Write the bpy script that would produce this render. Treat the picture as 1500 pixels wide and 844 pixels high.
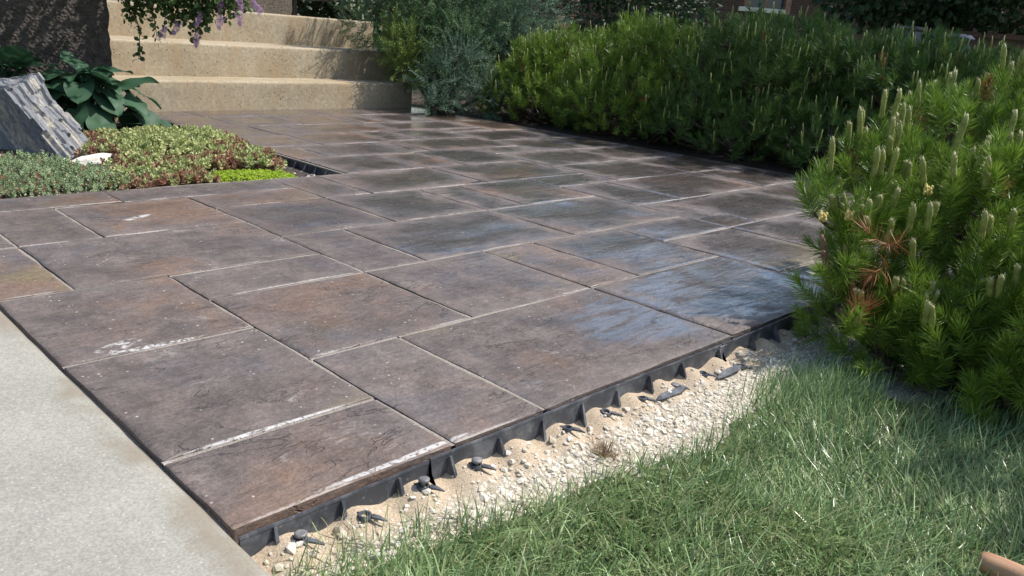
import bpy, math, random
import numpy as np
from mathutils import Vector, Matrix

random.seed(7)
rng = np.random.default_rng(11)
sc = bpy.context.scene
for o in list(bpy.data.objects):
    bpy.data.objects.remove(o)
COL = sc.collection

# ------------------------------------------------------------------ camera
cam_d = bpy.data.cameras.new('camera')
cam_d.sensor_width = 36.0
cam_d.lens = 36.0 * 1179.06 / 1500.0
cam_d.clip_start = 0.02
cam_d.clip_end = 2000
cam = bpy.data.objects.new('camera', cam_d)
COL.objects.link(cam)
rt = Vector((0.70567112, -0.70473266, 0.07334956))
up = Vector((0.16071185, 0.26002527, 0.95213369))
fw = Vector((0.69007244, 0.6601051, -0.29675121))
cam.matrix_world = Matrix(((rt.x, up.x, -fw.x, 0), (rt.y, up.y, -fw.y, 0), (rt.z, up.z, -fw.z, 0.602), (0, 0, 0, 1)))
sc.camera = cam

# ------------------------------------------------------------------ light
SUN_EL, SUN_AZ = 55.0, -32.0          # azimuth from +X towards +Y
world = bpy.data.worlds.new('World')
sc.world = world
world.use_nodes = True
wn = world.node_tree
wn.nodes.clear()
sky = wn.nodes.new('ShaderNodeTexSky')
sky.sky_type = 'NISHITA'
sky.sun_disc = False
sky.sun_elevation = math.radians(SUN_EL)
sky.sun_rotation = math.radians(90.0 - SUN_AZ)
sky.air_density = 1.2
sky.dust_density = 1.6
bg = wn.nodes.new('ShaderNodeBackground')
bg.inputs['Strength'].default_value = 0.15
wo = wn.nodes.new('ShaderNodeOutputWorld')
wn.links.new(sky.outputs[0], bg.inputs[0])
wn.links.new(bg.outputs[0], wo.inputs[0])
sun_d = bpy.data.lights.new('sun', 'SUN')
sun_d.energy = 5.0
sun_d.angle = math.radians(0.53)
sun_d.color = (1.0, 0.965, 0.91)
sun = bpy.data.objects.new('sun', sun_d)
COL.objects.link(sun)
sdir = Vector((math.cos(math.radians(SUN_EL)) * math.cos(math.radians(SUN_AZ)),
               math.cos(math.radians(SUN_EL)) * math.sin(math.radians(SUN_AZ)), math.sin(math.radians(SUN_EL))))
sun.rotation_euler = sdir.to_track_quat('Z', 'Y').to_euler()
sun.location = (3, -2, 6)
sc.view_settings.view_transform = 'Standard'
sc.view_settings.look = 'None'
sc.view_settings.exposure = 0.25
sc.view_settings.gamma = 1.0
sc.render.engine = 'CYCLES'
sc.cycles.max_bounces = 6
sc.cycles.transparent_max_bounces = 4


# ------------------------------------------------------------------ helpers
def arr(x):
    return np.asarray(x, dtype=np.float64)


def mesh_np(name, V, F, smooth=False, **attrs):
    """V (n,3); F (m,k) index array, or a list of such arrays; attrs: float per vertex."""
    V = arr(V)
    Fs = F if isinstance(F, list) else [F]
    Fs = [np.asarray(f, dtype=np.int32) for f in Fs if len(f)]
    me = bpy.data.meshes.new(name)
    nl = sum(f.size for f in Fs)
    nf = sum(len(f) for f in Fs)
    me.vertices.add(len(V))
    me.vertices.foreach_set('co', V.astype(np.float32).ravel())
    me.loops.add(nl)
    me.loops.foreach_set('vertex_index', np.concatenate([f.ravel() for f in Fs]))
    me.polygons.add(nf)
    tot = np.concatenate([np.full(len(f), f.shape[1], np.int32) for f in Fs])
    st = np.concatenate([[0], np.cumsum(tot)[:-1]]).astype(np.int32)
    me.polygons.foreach_set('loop_start', st)
    me.polygons.foreach_set('loop_total', tot)
    me.polygons.foreach_set('use_smooth', np.full(nf, smooth))
    for k, v in attrs.items():
        a = me.attributes.new(k, 'FLOAT', 'POINT')
        a.data.foreach_set('value', np.asarray(v, np.float32))
    me.update(calc_edges=True)
    me.validate()
    return me


WLOC = {}


def thing(name, label, cat, loc=(0, 0, 0), group=None):
    o = bpy.data.objects.new(name, None)
    o.empty_display_size = 0.05
    COL.objects.link(o)
    o.location = loc
    o['label'] = label
    o['category'] = cat
    if group:
        o['group'] = group
    WLOC[o.name] = Vector(loc)
    return o


def obj(name, me, mat=None, parent=None, loc=None):
    """mesh in world coordinates unless loc is given (then mesh is local to loc, world)."""
    o = bpy.data.objects.new(name, me)
    COL.objects.link(o)
    w = Vector(loc) if loc is not None else Vector((0, 0, 0))
    if parent is not None:
        o.parent = parent
        o.location = w - WLOC[parent.name]
    else:
        o.location = w
    WLOC[o.name] = w
    if mat is not None and not me.materials:
        me.materials.append(mat)
    return o


def tag(o, label, cat, group=None):
    o['label'] = label
    o['category'] = cat
    if group:
        o['group'] = group
    return o


def struct(o):
    o['kind'] = 'structure'
    return o


def stuff(o):
    o['kind'] = 'stuff'
    return o


class MB:
    """collects boxes, tubes and polygons into one mesh"""
    def __init__(s):
        s.V, s.Q, s.T, s.n = [], [], [], 0

    def add(s, V, quads=(), tris=()):
        V = arr(V)
        if len(quads):
            s.Q.append(np.asarray(quads, np.int32) + s.n)
        if len(tris):
            s.T.append(np.asarray(tris, np.int32) + s.n)
        s.V.append(V)
        s.n += len(V)

    def box(s, x0, x1, y0, y1, z0, z1, b=0.0):
        if b <= 0:
            V = [(x, y, z) for z in (z0, z1) for y in (y0, y1) for x in (x0, x1)]
            s.add(V, [(0, 2, 3, 1), (4, 5, 7, 6), (0, 1, 5, 4), (2, 6, 7, 3), (0, 4, 6, 2), (1, 3, 7, 5)])
        else:
            V = []
            for z, i in ((z0, b), (z0 + b, 0), (z1 - b, 0), (z1, b)):
                a = [(x0 + i + b, y0 + i), (x1 - i - b, y0 + i), (x1 - i, y0 + i + b), (x1 - i, y1 - i - b),
                     (x1 - i - b, y1 - i), (x0 + i + b, y1 - i), (x0 + i, y1 - i - b), (x0 + i, y0 + i + b)]
                V += [(p[0], p[1], z) for p in a]
            q = []
            for k in range(3):
                for j in range(8):
                    q.append((k * 8 + j, k * 8 + (j + 1) % 8, (k + 1) * 8 + (j + 1) % 8, (k + 1) * 8 + j))
            V.append(((x0 + x1) / 2, (y0 + y1) / 2, z1))
            V.append(((x0 + x1) / 2, (y0 + y1) / 2, z0))
            t = [(24 + j, 24 + (j + 1) % 8, 32) for j in range(8)] + [((j + 1) % 8, j, 33) for j in range(8)]
            s.add(V, q, t)

    def tube(s, pts, radii, n=7, cap=True):
        pts = arr(pts)
        radii = np.broadcast_to(arr(radii), (len(pts),))
        d = np.gradient(pts, axis=0)
        d /= np.linalg.norm(d, axis=1)[:, None] + 1e-12
        ref = np.array([0.31, 0.17, 0.93]) if abs(d[0] @ np.array([0.31, 0.17, 0.93])) < .9 else np.array([1, 0, 0.])
        V = []
        for p, t, r in zip(pts, d, radii):
            a = np.cross(t, ref)
            a /= np.linalg.norm(a)
            b = np.cross(t, a)
            an = np.arange(n) * 2 * np.pi / n
            V.append(p + r * (np.cos(an)[:, None] * a + np.sin(an)[:, None] * b))
        V = np.concatenate(V)
        q = [(k * n + j, k * n + (j + 1) % n, (k + 1) * n + (j + 1) % n, (k + 1) * n + j)
             for k in range(len(pts) - 1) for j in range(n)]
        t = []
        if cap:
            V = np.concatenate([V, pts[:1], pts[-1:]])
            a, b = len(V) - 2, len(V) - 1
            o = (len(pts) - 1) * n
            t = [((j + 1) % n, j, a) for j in range(n)] + [(o + j, o + (j + 1) % n, b) for j in range(n)]
        s.add(V, q, t)

    def lathe(s, prof, cx, cy, n=14):
        """prof list of (r,z)"""
        V = []
        for r, z in prof:
            for j in range(n):
                a = 2 * math.pi * j / n
                V.append((cx + r * math.cos(a), cy + r * math.sin(a), z))
        q = [(k * n + j, k * n + (j + 1) % n, (k + 1) * n + (j + 1) % n, (k + 1) * n + j)
             for k in range(len(prof) - 1) for j in range(n)]
        V.append((cx, cy, prof[-1][1]))
        o = (len(prof) - 1) * n
        t = [(o + j, o + (j + 1) % n, len(V) - 1) for j in range(n)]
        s.add(V, q, t)

    def mesh(s, name, smooth=False):
        F = []
        if s.Q:
            F.append(np.concatenate(s.Q))
        if s.T:
            F.append(np.concatenate(s.T))
        return mesh_np(name, np.concatenate(s.V), F, smooth)


class Noise:
    """cheap smooth vector noise: sum of sines"""
    def __init__(s, seed, freq, n=10):
        r = np.random.default_rng(seed)
        k = r.normal(size=(n, 3))
        k /= np.linalg.norm(k, axis=1)[:, None]
        s.k = k * freq * r.uniform(.5, 1.8, (n, 1))
        s.p = r.uniform(0, 6.28, n)

    def __call__(s, P):
        return np.sin(arr(P) @ s.k.T + s.p).mean(-1) * 1.6


def grid_faces(nx, ny):
    i = np.arange(nx - 1)[None, :] + np.arange(ny - 1)[:, None] * nx
    i = i.ravel()
    return np.stack([i, i + 1, i + nx + 1, i + nx], 1)


def basis(dirs, rg, roll=True):
    """rotation matrices whose z column is dirs"""
    d = arr(dirs)
    d = d / np.linalg.norm(d, axis=1)[:, None]
    ref = rg.normal(size=d.shape)
    a = np.cross(d, ref)
    a /= np.linalg.norm(a, axis=1)[:, None]
    b = np.cross(d, a)
    return np.stack([a, b, d], 2)


def scatter(tV, tF, R, s, P):
    """copies of template (tV,tF) -> V,F"""
    N = len(P)
    V = np.einsum('nij,vj->nvi', R * np.asarray(s).reshape(-1, 1, 1), tV) + arr(P)[:, None, :]
    F = tF[None] + (np.arange(N) * len(tV))[:, None, None]
    return V.reshape(-1, 3), F.reshape(-1, tF.shape[1])


# ------------------------------------------------------------------ materials
class NT:
    def __init__(s, name):
        s.m = bpy.data.materials.new(name)
        s.m.use_nodes = True
        s.t = s.m.node_tree
        s.t.nodes.clear()
        s.out = s.n('ShaderNodeOutputMaterial')
        s._pos = None

    def n(s, typ, **kw):
        nd = s.t.nodes.new(typ)
        for k, v in kw.items():
            setattr(nd, k, v)
        return nd

    def put(s, sock, v):
        if v is None:
            return
        if isinstance(v, (int, float)):
            sock.default_value = v
        elif isinstance(v, (tuple, list)):
            sock.default_value = tuple(v) + ((1.0,) if len(sock.default_value) == 4 and len(v) == 3 else ())
        else:
            s.t.links.new(v, sock)

    def pos(s):
        if s._pos is None:
            s._pos = s.n('ShaderNodeNewGeometry').outputs['Position']
        return s._pos

    def objc(s):
        return s.n('ShaderNodeTexCoord').outputs['Object']

    def rand(s):
        return s.n('ShaderNodeObjectInfo').outputs['Random']

    def attr(s, name):
        return s.n('ShaderNodeAttribute', attribute_name=name).outputs['Fac']

    def mapping(s, vec, scale=(1, 1, 1), loc=(0, 0, 0)):
        m = s.n('ShaderNodeMapping')
        s.put(m.inputs['Vector'], vec)
        s.put(m.inputs['Scale'], scale)
        s.put(m.inputs['Location'], loc)
        return m.outputs[0]

    def noise(s, vec, scale, detail=4, rough=.55, dist=0.0, w=None):
        nd = s.n('ShaderNodeTexNoise', noise_dimensions='4D' if w is not None else '3D')
        s.put(nd.inputs['Vector'], vec)
        nd.inputs['Scale'].default_value = scale
        nd.inputs['Detail'].default_value = detail
        nd.inputs['Roughness'].default_value = rough
        nd.inputs['Distortion'].default_value = dist
        if w is not None:
            s.put(nd.inputs['W'], w)
        return nd.outputs['Fac']

    def voro(s, vec, scale, feat='F1', out='Distance'):
        nd = s.n('ShaderNodeTexVoronoi', feature=feat)
        s.put(nd.inputs['Vector'], vec)
        nd.inputs['Scale'].default_value = scale
        return nd.outputs[out]

    def math(s, op, a, b=None, c=None, clamp=False):
        nd = s.n('ShaderNodeMath', operation=op, use_clamp=clamp)
        s.put(nd.inputs[0], a)
        s.put(nd.inputs[1], b)
        if c is not None:
            s.put(nd.inputs[2], c)
        return nd.outputs[0]

    def ramp(s, f, lo, hi, a=0.0, b=1.0, smooth=True):
        nd = s.n('ShaderNodeMapRange', interpolation_type='SMOOTHSTEP' if smooth else 'LINEAR')
        s.put(nd.inputs[0], f)
        s.put(nd.inputs[1], lo)
        s.put(nd.inputs[2], hi)
        s.put(nd.inputs[3], a)
        s.put(nd.inputs[4], b)
        return nd.outputs[0]

    def mix(s, f, a, b, mode='MIX'):
        nd = s.n('ShaderNodeMix', data_type='RGBA', blend_type=mode)
        s.put(nd.inputs[0], f)
        s.put(nd.inputs[6], a)
        s.put(nd.inputs[7], b)
        return nd.outputs[2]

    def xyz(s, vec):
        nd = s.n('ShaderNodeSeparateXYZ')
        s.put(nd.inputs[0], vec)
        return nd.outputs

    def bump(s, h, strength=.5, dist=.01, normal=None):
        nd = s.n('ShaderNodeBump')
        nd.inputs['Strength'].default_value = strength
        nd.inputs['Distance'].default_value = dist
        s.put(nd.inputs['Height'], h)
        if normal is not None:
            s.put(nd.inputs['Normal'], normal)
        return nd.outputs[0]

    def bsdf(s, col, rough=.7, normal=None, spec=.5, metal=0.0, coat=None, coatr=.1, trans=0.0, tcol=None, cn=None):
        p = s.n('ShaderNodeBsdfPrincipled')
        s.put(p.inputs['Base Color'], col)
        s.put(p.inputs['Roughness'], rough)
        s.put(p.inputs['Specular IOR Level'], spec)
        s.put(p.inputs['Metallic'], metal)
        if normal is not None:
            s.put(p.inputs['Normal'], normal)
        if coat is not None:
            s.put(p.inputs['Coat Weight'], coat)
            s.put(p.inputs['Coat Roughness'], coatr)
            p.inputs['Coat IOR'].default_value = 2.2
            if cn is not None:
                s.put(p.inputs['Coat Normal'], cn)
        sh = p.outputs[0]
        if trans:
            tr = s.n('ShaderNodeBsdfTranslucent')
            s.put(tr.inputs[0], tcol if tcol is not None else col)
            mx = s.n('ShaderNodeMixShader')
            s.put(mx.inputs[0], trans)
            s.t.links.new(sh, mx.inputs[1])
            s.t.links.new(tr.outputs[0], mx.inputs[2])
            sh = mx.outputs[0]
        s.t.links.new(sh, s.out.inputs[0])
        return s.m


def m_slab():
    t = NT('slab_concrete')
    P = t.pos()
    R = t.rand()
    w = t.math('MULTIPLY', R, 37.0)
    big = t.noise(P, 3.2, 5, .6, .6, w=w)
    mid = t.noise(P, 11, 6, .65, .3, w=w)
    streak = t.noise(t.mapping(P, (7, 34, 20)), 1.0, 5, .6, .8, w=w)
    fine = t.noise(P, 160, 3, .6)
    grain = t.noise(P, 55, 6, .75, .2)
    base = t.mix(t.ramp(mid, .3, .7), (.082, .065, .059), (.158, .126, .112))
    rust = t.ramp(t.math('ADD', big, t.math('MULTIPLY', R, .26)), .63, .88)
    base = t.mix(t.math('MULTIPLY', rust, .85), base, (.180, .108, .070))
    grey = t.ramp(t.noise(P, 3.5, 4, .6, .2, w=t.math('ADD', w, 9.0)), .50, .66)
    base = t.mix(t.math('MULTIPLY', grey, .5), base, (.100, .096, .102))
    oliv = t.ramp(t.noise(P, 2.6, 4, .6, .2, w=t.math('ADD', w, 21.0)), .56, .72)
    base = t.mix(t.math('MULTIPLY', oliv, .75), base, (.155, .125, .065))
    wr = t.n('ShaderNodeTexWhiteNoise', noise_dimensions='1D')
    t.put(wr.inputs['W'], w)
    base = t.mix(1.0, base, t.ramp(wr.outputs[0], 0, 1, .86, 1.14, False), 'MULTIPLY')
    base = t.mix(1.0, base, t.ramp(fine, .3, .75, .82, 1.18), 'MULTIPLY')
    base = t.mix(1.0, base, t.ramp(grain, .32, .68, .84, 1.15), 'MULTIPLY')
    # fine cleft lines and chips in the cast slate texture
    cl = t.noise(t.mapping(P, (5, 13, 9)), 1.0, 5, .6, 1.2, w=t.math('ADD', w, 4.0))
    cleft = t.ramp(t.math('ABSOLUTE', t.math('SUBTRACT', cl, .47)), .0, .012, 1, 0)
    cleft = t.math('MULTIPLY', cleft, t.ramp(t.noise(P, 5, 3, w=t.math('ADD', w, 14.0)), .48, .60))
    base = t.mix(t.math('MULTIPLY', cleft, .38), base, (.05, .04, .036))
    pale = t.math('MULTIPLY', t.ramp(t.math('ABSOLUTE', t.math('SUBTRACT', cl, .56)), .0, .02, 1, 0), t.ramp(t.noise(P, 7, 4, w=t.math('ADD', w, 31.0)), .55, .68))
    base = t.mix(t.math('MULTIPLY', pale, .45), base, (.42, .38, .35))
    # sandy, dried-out margins
    e = t.attr('edge')
    en = t.math('ADD', e, t.math('MULTIPLY', t.math('SUBTRACT', t.noise(P, 14, 4, .6, .4), .5), .09))
    margin = t.ramp(en, .012, .055, 1.0, 0.0)
    X, Y, Z = t.xyz(P)
    far = t.ramp(X, .9, 1.9)
    base = t.mix(t.math('MULTIPLY', margin, t.math('MULTIPLY_ADD', far, .12, .10)), base, (.20, .168, .152))
    # grit and white specks of sand
    sp = t.ramp(t.voro(P, 48), .09, .13, 1, 0)
    sp = t.math('MULTIPLY', sp, t.ramp(t.math('ADD', t.noise(P, 9, 3), t.ramp(t.xyz(P)[0], 1.2, 2.2, 0, .10)), .48, .62))
    base = t.mix(t.math('MULTIPLY', sp, .7), base, (.55, .50, .45))
    # white salts along the edges
    salt = t.math('MULTIPLY', t.ramp(t.math('ADD', t.attr('edgey'), t.math('MULTIPLY', t.noise(P, 90, 4, .7), .014)), .0085, .0125, 1, 0),
                  t.ramp(t.noise(t.mapping(P, (1, 5, 1)), 4.2, 3), .52, .58))
    base = t.mix(t.math('MULTIPLY', salt, .28), base, (.70, .67, .63))
    # salt bloom and scuffs at their own spots on the near slabs
    def spot(cx, cy, rx, ry, rot=0.0, sc_=26, th=.5):
        ax = t.math('SUBTRACT', X, cx)
        ay = t.math('SUBTRACT', Y, cy)
        c_, s_ = math.cos(rot), math.sin(rot)
        u_ = t.math('DIVIDE', t.math('ADD', t.math('MULTIPLY', ax, c_), t.math('MULTIPLY', ay, s_)), rx)
        v_ = t.math('DIVIDE', t.math('SUBTRACT', t.math('MULTIPLY', ay, c_), t.math('MULTIPLY', ax, s_)), ry)
        q_ = t.math('ADD', t.math('MULTIPLY', u_, u_), t.math('MULTIPLY', v_, v_))
        return t.math('MULTIPLY', t.ramp(q_, .3, 1.1, 1, 0), t.ramp(t.noise(P, sc_, 5, .7, .6), th - .08, th + .06))
    marks = spot(.555, 1.026, .20, .0075, 0, 90, .47)
    for a_ in ((.66, .830, .16, .0065, 0, 90, .45), (.914, 2.466, .065, .016, .5, 30, .50), (.50, 1.478, .06, .022, .4, 60, .56), (.56, 1.449, .10, .008, 0, 90, .52)):
        marks = t.math('MAXIMUM', marks, spot(*a_))
    base = t.mix(t.math('MULTIPLY', marks, .75), base, (.60, .58, .56))
    # wet film: the right and far slabs are still wet, drying from the margins in
    wm = t.math('ADD', t.ramp(t.math('ADD', X, t.math('MULTIPLY', Y, .22)), .95, 2.3, -.22, .46, False),
                t.math('MULTIPLY', t.math('SUBTRACT', t.noise(t.mapping(P, (2.2, 5.5, 3)), 1.0, 5, .6, .5, w=w), .5), 1.1))
    en2 = t.math('ADD', e, t.math('MULTIPLY', t.math('SUBTRACT', t.noise(P, 4.5, 6, .68, .8, w=w), .5), .40))
    damp = t.math('MULTIPLY', t.ramp(wm, -.16, .34), t.ramp(en2, -.04, .13))
    film = t.math('MULTIPLY', t.ramp(t.math('ADD', wm, t.math('MULTIPLY', t.math('SUBTRACT', streak, .5), .9)), .10, .50), t.ramp(en2, -.02, .13))
    # the slab in the near right corner carries standing water
    dx = t.math('DIVIDE', t.math('SUBTRACT', X, 2.02), .42)
    dy = t.math('DIVIDE', t.math('SUBTRACT', Y, 1.06), .24)
    dd = t.math('ADD', t.math('MULTIPLY', dx, dx), t.math('MULTIPLY', dy, dy))
    for (cx, cy, rx, ry) in ((1.50, 1.02, .24, .15), (2.05, 1.46, .30, .14), (2.62, 1.48, .34, .15), (2.25, 1.98, .30, .17), (2.95, 1.95, .40, .16), (2.65, 2.42, .45, .18), (3.5, 2.3, .5, .2), (1.55, 1.75, .22, .12)):
        ex = t.math('DIVIDE', t.math('SUBTRACT', X, cx), rx)
        ey_ = t.math('DIVIDE', t.math('SUBTRACT', Y, cy), ry)
        d2 = t.math('ADD', t.math('ADD', t.math('MULTIPLY', ex, ex), t.math('MULTIPLY', ey_, ey_)), .25)
        dd = t.math('MINIMUM', dd, d2)
    pool = t.ramp(t.math('ADD', dd, t.math('MULTIPLY', t.math('SUBTRACT', t.noise(t.mapping(P, (6, 16, 8)), 1.0, 6, .68, .8), .5), 2.4)), .60, 1.20, 1, 0)
    pf = t.math('MULTIPLY', pool, t.ramp(t.noise(t.mapping(P, (9, 30, 10)), 1.0, 4, .6, .6), .38, .52, .15, 1.0))
    wet = t.math('MAXIMUM', damp, pool)
    film = t.math('MAXIMUM', t.math('MULTIPLY', film, .85), pf)
    base = t.mix(wet, base, t.mix(1.0, base, (.72, .68, .65), 'MULTIPLY'))
    rough = t.ramp(wet, 0, 1, .60, .28)
    rough = t.math('ADD', rough, t.ramp(streak, .35, .7, -.05, .12))
    h = t.math('SUBTRACT', t.math('ADD', t.math('ADD', t.math('MULTIPLY', streak, .8), t.math('MULTIPLY', mid, .6)), t.math('MULTIPLY', grain, .35)), t.math('MULTIPLY', cleft, .3))
    b1 = t.bump(h, .95, .008)
    b2 = t.bump(fine, .25, .0012, b1)
    rip = t.noise(t.mapping(P, (16, 62, 30)), 1.0, 4, .6, 1.0)
    rip = t.math('ADD', t.math('MULTIPLY', rip, .7), t.math('MULTIPLY', streak, .9))
    bc = t.bump(rip, .30, .0045)
    return t.bsdf(base, rough, b2, t.ramp(wet, 0, 1, .4, .8), coat=film, coatr=.06, cn=bc)


def m_concrete(name, c1, c2, pit=0.0, stain=None, walk=False):
    t = NT(name)
    P = t.pos()
    n1 = t.noise(P, 3.5, 5, .6, .3)
    n2 = t.noise(P, 45, 4, .6)
    n3 = t.noise(P, 260, 2, .5)
    col = t.mix(t.ramp(n1, .3, .7), c1, c2)
    col = t.mix(1.0, col, t.ramp(n2, .3, .75, .95 if walk else .84, 1.04 if walk else 1.12), 'MULTIPLY')
    if walk:
        col = t.mix(1.0, col, t.ramp(n3, .3, .7, .86, 1.13), 'MULTIPLY')
    sp = t.ramp(t.voro(P, 120), .10, .18, 1, 0)
    col = t.mix(t.math('MULTIPLY', sp, .35), col, (.72, .70, .66))
    dk = t.ramp(t.voro(t.mapping(P, (1, 1, 1), (5, 3, 1)), 42 if pit else 85), .10, .17, 1, 0)
    dk = t.math('MULTIPLY', dk, t.ramp(t.noise(P, 12, 3), .40, .52))
    col = t.mix(t.math('MULTIPLY', dk, .35 + pit), col, (.09, .07, .05))
    h = t.math('ADD', t.math('MULTIPLY', n2, .15 if walk else .6), t.math('MULTIPLY', n3, .5))
    if pit:
        h = t.math('SUBTRACT', h, t.math('MULTIPLY', dk, 1.6))
    if stain is not None:
        Z = t.xyz(P)[2]
        st = t.noise(t.mapping(P, (9, 9, 2.2)), 1.0, 4, .6)
        col = t.mix(t.math('MULTIPLY', t.ramp(st, .45, .7), .6), col, stain)
    if walk:
        cr = t.noise(P, 2.3, 6, .6, .9)
        crack = t.math('MULTIPLY', t.ramp(t.math('ABSOLUTE', t.math('SUBTRACT', cr, .46)), 0, .0035, 1, 0), t.ramp(t.noise(P, 1.7, 2), .5, .56))
        col = t.mix(t.math('MULTIPLY', crack, .6), col, (.12, .10, .08))
        broom = t.noise(t.mapping(P, (260, 6, 1)), 1.0, 3, .6)
        col = t.mix(1.0, col, t.ramp(broom, .3, .7, .975, 1.02), 'MULTIPLY')
        X, Y, Z = t.xyz(P)
        dirt = t.math('MULTIPLY', t.ramp(t.math('ADD', X, t.math('MULTIPLY', t.noise(P, 18, 4, .65), .06)), .352, .40), t.ramp(t.noise(P, 5, 3), .38, .6))
        col = t.mix(t.math('MULTIPLY', dirt, .75), col, (.20, .165, .12))
        blot = t.ramp(t.noise(P, 6, 5, .7, .5), .58, .75)
        col = t.mix(t.math('MULTIPLY', blot, .28), col, (.24, .21, .165))
        wht = t.ramp(t.noise(t.mapping(P, (1, 1, 1), (3, 7, 0)), 5, 5, .65, .8), .68, .74)
        col = t.mix(t.math('MULTIPLY', wht, .5), col, (.60, .58, .54))
        h = t.math('ADD', h, t.math('SUBTRACT', t.math('MULTIPLY', broom, .15), t.math('MULTIPLY', crack, 1.2)))
    return t.bsdf(col, .85, t.bump(h, .22 + pit * 1.2, .004), .35)


def m_sand(name, c1, c2, white):
    t = NT(name)
    P = t.pos()
    g = t.noise(P, 330, 3, .7)
    n = t.noise(P, 7, 4, .6)
    col = t.mix(t.ramp(g, .3, .7), c1, c2)
    gr = t.ramp(t.voro(P, 210), .1, .6, .75, 1.15)
    col = t.mix(1.0, col, gr, 'MULTIPLY')
    col = t.mix(t.math('MULTIPLY', t.ramp(n, .58, .74), .6), col, white)
    return t.bsdf(col, .95, t.bump(g, .7, .002), .2)


def m_plastic():
    t = NT('black_plastic')
    P = t.pos()
    sc1 = t.noise(t.mapping(P, (300, 60, 40)), 1.0, 3)
    d = t.noise(P, 22, 4, .65)
    col = t.mix(t.ramp(d, .40, .75), (.042, .046, .058), (.15, .155, .165))
    col = t.mix(t.math('MULTIPLY', t.ramp(t.noise(P, 90, 3), .62, .75), .5), col, (.30, .27, .22))
    return t.bsdf(col, t.ramp(d, .3, .7, .42, .62), t.bump(sc1, .15, .001), .5)


def m_leaf(name, c_dark, c_light, rough=.5, trans=.25, tip=None, nscale=9.0, spec=.4):
    """foliage: per-leaf random 'tint' attribute mixes between a dark and a light colour"""
    t = NT(name)
    a = t.attr('tint')
    n = t.noise(t.pos(), nscale, 3)
    f = t.math('ADD', t.math('MULTIPLY', a, .7), t.math('MULTIPLY', t.math('SUBTRACT', n, .35), .7), clamp=True)
    col = t.mix(f, c_dark, c_light)
    if tip is not None:
        col = t.mix(t.attr('tipf'), col, tip)
    return t.bsdf(col, rough, None, spec, trans=trans)


def m_plain(name, c1, c2, rough=.7, nscale=20, bump=.3, bd=.004, stretch=(1, 1, 1), spec=.4):
    t = NT(name)
    P = t.objc()
    n = t.noise(t.mapping(P, stretch), nscale, 5, .6, .3)
    return t.bsdf(t.mix(t.ramp(n, .3, .7), c1, c2), rough, t.bump(n, bump, bd), spec)


M = {}
M['slab'] = m_slab()
M['joint'] = m_sand('joint_sand', (.19, .165, .14), (.30, .265, .23), (.48, .45, .41))
M['walk'] = m_concrete('walk_concrete', (.272, .260, .222), (.325, .312, .270), 0.0, None, True)
M['step'] = m_concrete('step_concrete', (.325, .262, .172), (.41, .345, .245), .75, (.36, .255, .15))
M['plastic'] = m_plastic()
M['gravelbed'] = m_sand('gravel_fines', (.40, .325, .235), (.56, .47, .36), (.62, .55, .45))
M['soil'] = m_plain('soil', (.035, .024, .017), (.075, .055, .04), .95, 40, .8, .01)
M['pine'] = m_leaf('pine_needle', (.048, .115, .014), (.30, .43, .06), .40, .22, nscale=5)
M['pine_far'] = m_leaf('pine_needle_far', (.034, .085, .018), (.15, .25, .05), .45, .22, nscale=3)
M['brown_needle'] = m_leaf('dead_needle', (.20, .075, .03), (.36, .16, .06), .6, .2)
M['candle'] = m_leaf('pine_candle', (.16, .20, .04), (.38, .39, .11), .7, .1, tip=(.44, .42, .24), nscale=60)
M['bark'] = m_plain('bark', (.045, .032, .024), (.12, .085, .06), .9, 60, .8, .006, (1, 1, .3))
M['pollen'] = m_plain('pollen_cone', (.55, .42, .12), (.70, .58, .24), .8, 150, .5, .002)
M['grass'] = m_leaf('grass_blade', (.060, .130, .030), (.42, .55, .25), .34, .25, tip=(.42, .38, .22), nscale=6, spec=.5)  # pale blade colour also paints in the lawn's sheen and sunny patches
M['drygrass'] = m_leaf('dry_grass', (.17, .11, .06), (.33, .24, .13), .7, .2)
M['juniper'] = m_leaf('juniper_scale', (.055, .115, .050), (.17, .27, .11), .6, .15, nscale=4)
M['juniper_blue'] = m_leaf('juniper_blue_scale', (.075, .135, .085), (.20, .30, .19), .6, .15, nscale=4)
M['juniper_gold'] = m_leaf('juniper_gold_scale', (.10, .165, .03), (.27, .36, .075), .6, .15, nscale=4)
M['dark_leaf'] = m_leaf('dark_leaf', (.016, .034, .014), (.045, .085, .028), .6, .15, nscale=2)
M['hosta'] = m_leaf('hosta_leaf', (.024, .070, .032), (.048, .115, .055), .6, .2, nscale=12)
M['sedum'] = m_leaf('sedum_leaf', (.22, .28, .08), (.58, .58, .28), .5, .2, nscale=14)
M['sedum_red'] = m_leaf('sedum_red_leaf', (.20, .07, .045), (.40, .26, .16), .55, .15, nscale=14)
M['sedum_grey'] = m_leaf('thyme_leaf', (.15, .22, .10), (.42, .50, .28), .6, .15, nscale=14)
M['sedum_lime'] = m_leaf('lime_sedum_leaf', (.30, .44, .03), (.52, .62, .07), .5, .25, nscale=14)
M['lilac'] = m_leaf('lilac_leaf', (.025, .05, .015), (.10, .17, .035), .5, .3, nscale=8)
M['lilac_flower'] = m_leaf('lilac_flower', (.38, .22, .38), (.62, .42, .60), .7, .25, nscale=40)


# =================================================================== SETTING
U, X0, Y0 = 0.208, 0.7525, 0.8157


def gx(i):
    return X0 + U * i


def gy(i):
    return Y0 + U * i


# ground sheet to the horizon
m = MB()
m.box(-250, 250, -250, 250, -1.2, -0.14)
M['ground'] = m_plain('ground_turf', (.03, .055, .015), (.06, .10, .03), .95, 8, .6, .02)
struct(obj('ground', m.mesh('ground'), M['ground']))

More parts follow.
